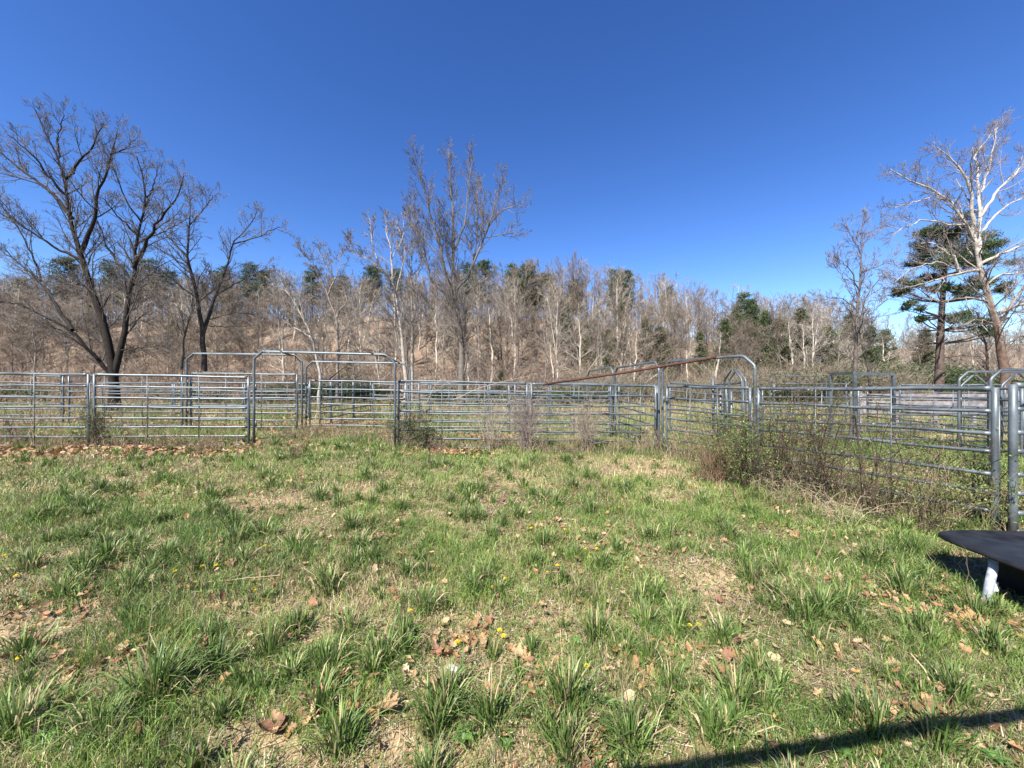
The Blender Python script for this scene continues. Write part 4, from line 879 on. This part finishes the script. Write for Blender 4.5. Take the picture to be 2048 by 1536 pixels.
for k in range(120):
    py = 900 + 620 * rng.random() ** 1.3; px = rng.uniform(0, 2048); p = G(px, py); p[2] += .03
    if 3.6 < p[0] < 5.3 and 2.3 < p[1] < 3.4: continue
    put_leaf(int(rng.integers(5)), p, rng.uniform(.035, .085), 'small dry brown leaf lying in the short grass', 'small dry leaves scattered in the grass')
for k in range(7):
    x = 3.72 + .11 * k + rng.normal() * .03; put_leaf(k % 5, (x, 2.55 + .09 * k + rng.normal() * .06, .375), rng.uniform(.05, .08), 'dry leaf lying on the black table top', 'dry leaves on the black table')
def litter():
    rng = np.random.default_rng(320); mb = MB()
    def put(n, fx, s0, s1):
        x, y = fx(n); z = gz(x, y) + rng.uniform(.005, .05, n); ii = rng.integers(0, 5, n)
        a = rng.random(n) * 6.28; s = rng.uniform(s0, s1, n); tx = rng.normal(size=(n, 2)) * .45
        for k in range(5):
            V, q = LS[k]; sub = (np.arange(len(V)).reshape(5, -1)[:, ::3]).ravel(); m = len(sub) // 5; i0 = np.arange(m - 1); qq = np.concatenate([np.stack([r * m + i0, r * m + i0 + 1, (r + 1) * m + i0 + 1, (r + 1) * m + i0], -1) for r in range(4)])
            Vs = V[sub]; w = ii == k; K = w.sum(); ca, sa = np.cos(a[w])[:, None], np.sin(a[w])[:, None]
            X = Vs[None, :, 0]; Y = Vs[None, :, 1]; Z = Vs[None, :, 2] + X * tx[w, :1] + Y * tx[w, 1:]
            W = np.stack([X * ca - Y * sa, X * sa + Y * ca, Z], -1) * s[w][:, None, None] + np.stack([x[w], y[w], z[w]], -1)[:, None]
            c = np.array(LC)[rng.integers(0, 5, K)] * rng.uniform(.7, 1.35, (K, 1)); nq = len(Vs)
            mb.add(W, (np.arange(K) * nq)[:, None, None] + qq[None], None, np.repeat(c, nq, 0))
    put(2600, lambda n: ((lambda x: (x, 7.75 + .05 * (x + 9.5) + rng.normal(size=n) * .38))(rng.uniform(-13, -5.6, n))), .06, .13)
    put(2400, lambda n: (rng.uniform(-22, -3, n), rng.uniform(8.5, 19, n)), .06, .14)
    put(700, lambda n: (rng.normal(size=n) * .8 - .9, rng.normal(size=n) * .5 + 11.0), .06, .12)
    put(350, lambda n: (rng.normal(size=n) * .6 - 1.5, rng.normal(size=n) * .25 + 8.7), .05, .11)
    def clumps(n):
        c = np.array([G(*q)[:2] for q in [(400, 1130), (560, 1120), (260, 990), (390, 1000), (750, 1060), (1290, 1330), (1100, 1340), (930, 1290), (240, 1310), (640, 1420), (1900, 1210), (1780, 1200), (1960, 1270), (1500, 1330), (1830, 1430), (560, 965), (1260, 1080), (1210, 1120), (1100, 1060), (150, 1360), (1590, 1060), (1450, 975), (120, 1220), (520, 1180), (1160, 1490)]])
        k = rng.integers(0, len(c), n); s = .035 * c[k, 1]; return c[k, 0] + rng.normal(size=n) * s * 1.6, c[k, 1] + rng.normal(size=n) * s * 1.6
    put(1500, clumps, .03, .068)
    put(4200, lambda n: (rng.uniform(-1, 1, n) * 9, rng.uniform(1.2, 8.6, n)), .02, .065)
    return tag(link('leaf_litter', mb.mesh('leaf_litter', DRY)), 'brown fallen leaf litter banked along the left panels and in the grass', 'leaf litter', None, 'stuff')
litter()
# ------------------------------------------------------------------ dandelions
def dandelion():
    t = thing('dandelion', 'yellow dandelion flower open in the grass', 'flower', (0, 0, 0), 0, 'dandelions in the grass')
    mb = MB(); mb.tube([(0, 0, 0), (.004, 0, .03), (.002, .002, .06)], .0018, 6, (.12, .18, .05)); link('stem', mb.mesh('stem', LEAF), t)
    rng = np.random.default_rng(5); mb = MB(); n = 60; a = rng.random(n) * 6.28; e = rng.random(n) * 1.2; L = .018; d = np.stack([np.cos(a) * np.cos(e), np.sin(a) * np.cos(e), np.sin(e) * .7], -1); u = np.stack([-np.sin(a), np.cos(a), a * 0], -1) * .0026; o = np.array([.002, .002, .06])
    mb.add(np.stack([o + u * .4 + d * .001, o + d * L + u, o + d * L * 1.05, o + d * L - u], 1), np.arange(n * 4).reshape(n, 4)); link('flower_head', mb.mesh('flower_head', PETAL), t)
    return t
dn = dandelion()
for i, (px, py) in enumerate([(820, 1224), (1380, 1254), (1398, 1252), (1000, 1263), (1006, 1275), (914, 1288), (1175, 1338), (985, 1175), (511, 1182), (38, 1320), (8, 1110), (75, 1112), (405, 1132), (432, 1130), (145, 1165), (530, 1090), (352, 1142), (385, 1053), (1062, 1053), (1130, 1056), (1170, 1097), (1194, 1096), (1115, 1130), (1238, 1010), (1270, 1015), (952, 960), (32, 1152), (1012, 1157), (1082, 1073), (500, 970)]):
    p = G(px, py + 14); s = .8 + .04 * (p[1])
    lab = {0: 'dandelion alone behind the bottom centre tufts', 1: 'left one of two dandelions close together right of centre', 2: 'right one of two dandelions close together right of centre', 6: 'dandelion in the upright bottom centre tuft'}.get(i, 'yellow dandelion flower open in the grass')
    if i == 0: dn.location = p; dn.scale = (s, s, s); dn['label'] = lab
    else: copy_thing(dn, p, i * 1.3, s, lab)
# ------------------------------------------------------------------ dead stalks, weeds, stones
def stalk(pts, r, label, c=(.17, .12, .08), sub=2, seed=0):
    p = np.array([P(*q) for q in pts]); mb = MB(); rg = np.random.default_rng(seed); S = resample(p - p[0], 8)[None]; S[0, 1:-1] += rg.normal(size=(6, 3)) * .006
    R = np.linspace(r, r * .5, 8)[None]; mb.tubes(S, R, 5, c)
    if sub: A, RA = kids(rg, S, R, sub, .45, 1, (20, 45), (.15, .35), 4, .1, .05, .7, .0012); mb.tubes(A, RA, 4, c)
    return tag(link('dead_stalk', mb.mesh('dead_stalk', TWIG), None, p[0]), label, 'dead stalk')
def gd(px, py): p = G(px, py); return p[1]
ST = [((1350, 1262), (1346, 1060), .0030, 'dark dead stalk right of centre'), ((1163, 1215), (1150, 1110), .0026, 'dark dead stalk left of the middle right leaf pile'), ((68, 1500), (66, 1375), .0026, 'dark stalk above the large red-brown leaf'), ((193, 1370), (190, 1260), .0024, 'dark stalk behind the large red-brown leaf'),
      ((290, 1340), (305, 1165), .0022, 'pale stalk in the big left tuft'), ((1005, 1300), (990, 1160), .0020, 'thin stalk behind the pale stone'), ((745, 1000), (738, 900), .004, 'pale upright stalk in front of the open frame'), ((182, 1000), (175, 930), .004, 'pale upright stalk before the leaf bed'), ((400, 985), (385, 905), .005, 'dark stalk before the left panel'),
      ((1040, 1420), (1125, 1545), .0042, 'long straw stalk leaning to the bottom edge'), ((1310, 1320), (1225, 1180), .0022, 'leaning stalk left of the dark dead stalk'), ((1515, 1200), (1490, 1020), .003, 'brown stalk before the dry weed tangle'), ((1280, 1130), (1262, 1040), .003, 'short pale stalk above the leaf pile'),
      ((1175, 1105), (1240, 1035), .003, 'slanting pale stalk above the middle dandelions'), ((320, 1175), (560, 1150), .003, 'pale branched stalk lying across the left tufts'), ((1935, 1215), (1930, 1095), .004, 'thorny cane in front of the table leg'), ((1740, 1540), (2040, 1475 + 50), .0035, 'cane crossing the bar of shade'), ((235, 905), (228, 860), .006, 'pale stalk in front of the juniper seedling panel'), ((108, 905), (118, 860), .005, 'pale stalk before the left front panel'), ((1630, 1130), (1660, 1030), .003, 'pale stalk below the rose shrubs')]
for i, (b_, t_, r, lab) in enumerate(ST):
    d = gd(b_[0], min(b_[1], 1530)) ; stalk([(b_[0], b_[1], d), ((b_[0] + t_[0]) / 2 + 4, (b_[1] + t_[1]) / 2, d * .99), (t_[0], t_[1], d * .98)], r, lab, (.36, .28, .18) if ('pale' in lab or 'straw' in lab) else (.13, .095, .065), 2 if 'branched' not in lab else 7, i)
def weed():
    rng = np.random.default_rng(9); mb = MB(); n = 9
    for k in range(n):
        a = k * 2.4; L = .05 + .012 * (k % 3); t = np.linspace(0, 1, 6); wd = .011 * np.sin(np.pi * t ** .7) + .001; z = .02 * np.sin(t * 2.2) + .012
        c_ = np.stack([np.cos(a) * t * L, np.sin(a) * t * L, z], -1); s_ = np.stack([-np.sin(a) * wd, np.cos(a) * wd, wd * .3], -1); s2 = s_ * np.array([-1, -1, 1]); i = np.arange(5)
        mb.add(np.concatenate([c_ + s2, c_, c_ + s_]), np.concatenate([np.stack([i, i + 1, i + 7, i + 6], -1), np.stack([i + 6, i + 7, i + 13, i + 12], -1)]), None, np.array([.10, .19, .04]) * (.8 + .05 * k))
    return mb.mesh('broadleaf_weed', LEAF)
wm = weed(); rng = np.random.default_rng(12)
for i, (px, py) in enumerate([(925, 1490), (1150, 1290), (1690, 1520), (975, 1420), (540, 1195), (1990, 1530), (1010, 1500), (1220, 1420), (80, 1500), (400, 1090), (1270, 1240)]):
    p = G(px, py); p[2] += .015; o = link('broadleaf_weed', wm, None, p, rng.random() * 6.28); s = rng.uniform(.6, 1.0); o.scale = (s, s, s)
    tag(o, 'flat rosette of bright green broad leaves in the turf' if i else 'broad-leaved green rosette at the bottom edge below the bottom centre tuft', 'weed', 'broadleaf weeds in the turf')
def stone(px, py, s, label, seed):
    rng = np.random.default_rng(seed); p = G(px, py); n, m = 10, 16; th = np.linspace(0, np.pi, n); ph = np.arange(m) * 2 * np.pi / m; T, Pp = np.meshgrid(th, ph, indexing='ij')
    r = 1 + .16 * np.sin(2 * Pp + seed) * np.sin(T) + .1 * np.sin(3 * T + Pp * 3); V = np.stack([r * np.sin(T) * np.cos(Pp), r * np.sin(T) * np.sin(Pp) * .8, r * np.cos(T) * .5], -1) * s
    i = np.arange(n - 1)[:, None] * m; j = np.arange(m)[None]; mb = MB(); mb.add(V, np.stack([i + j, i + m + j, i + m + (j + 1) % m, i + (j + 1) % m], -1)); tag(link('stone', mb.mesh('stone', STONE), None, p + [0, 0, s * .5]), label, 'stone')
stone(905, 1345, .038, 'pale cream stone behind the bottom centre tuft', 3); stone(491, 1200, .03, 'small whitish stone beside the dandelion at left', 4); stone(150, 1498, .022, 'small white stone at the lower left corner', 6)
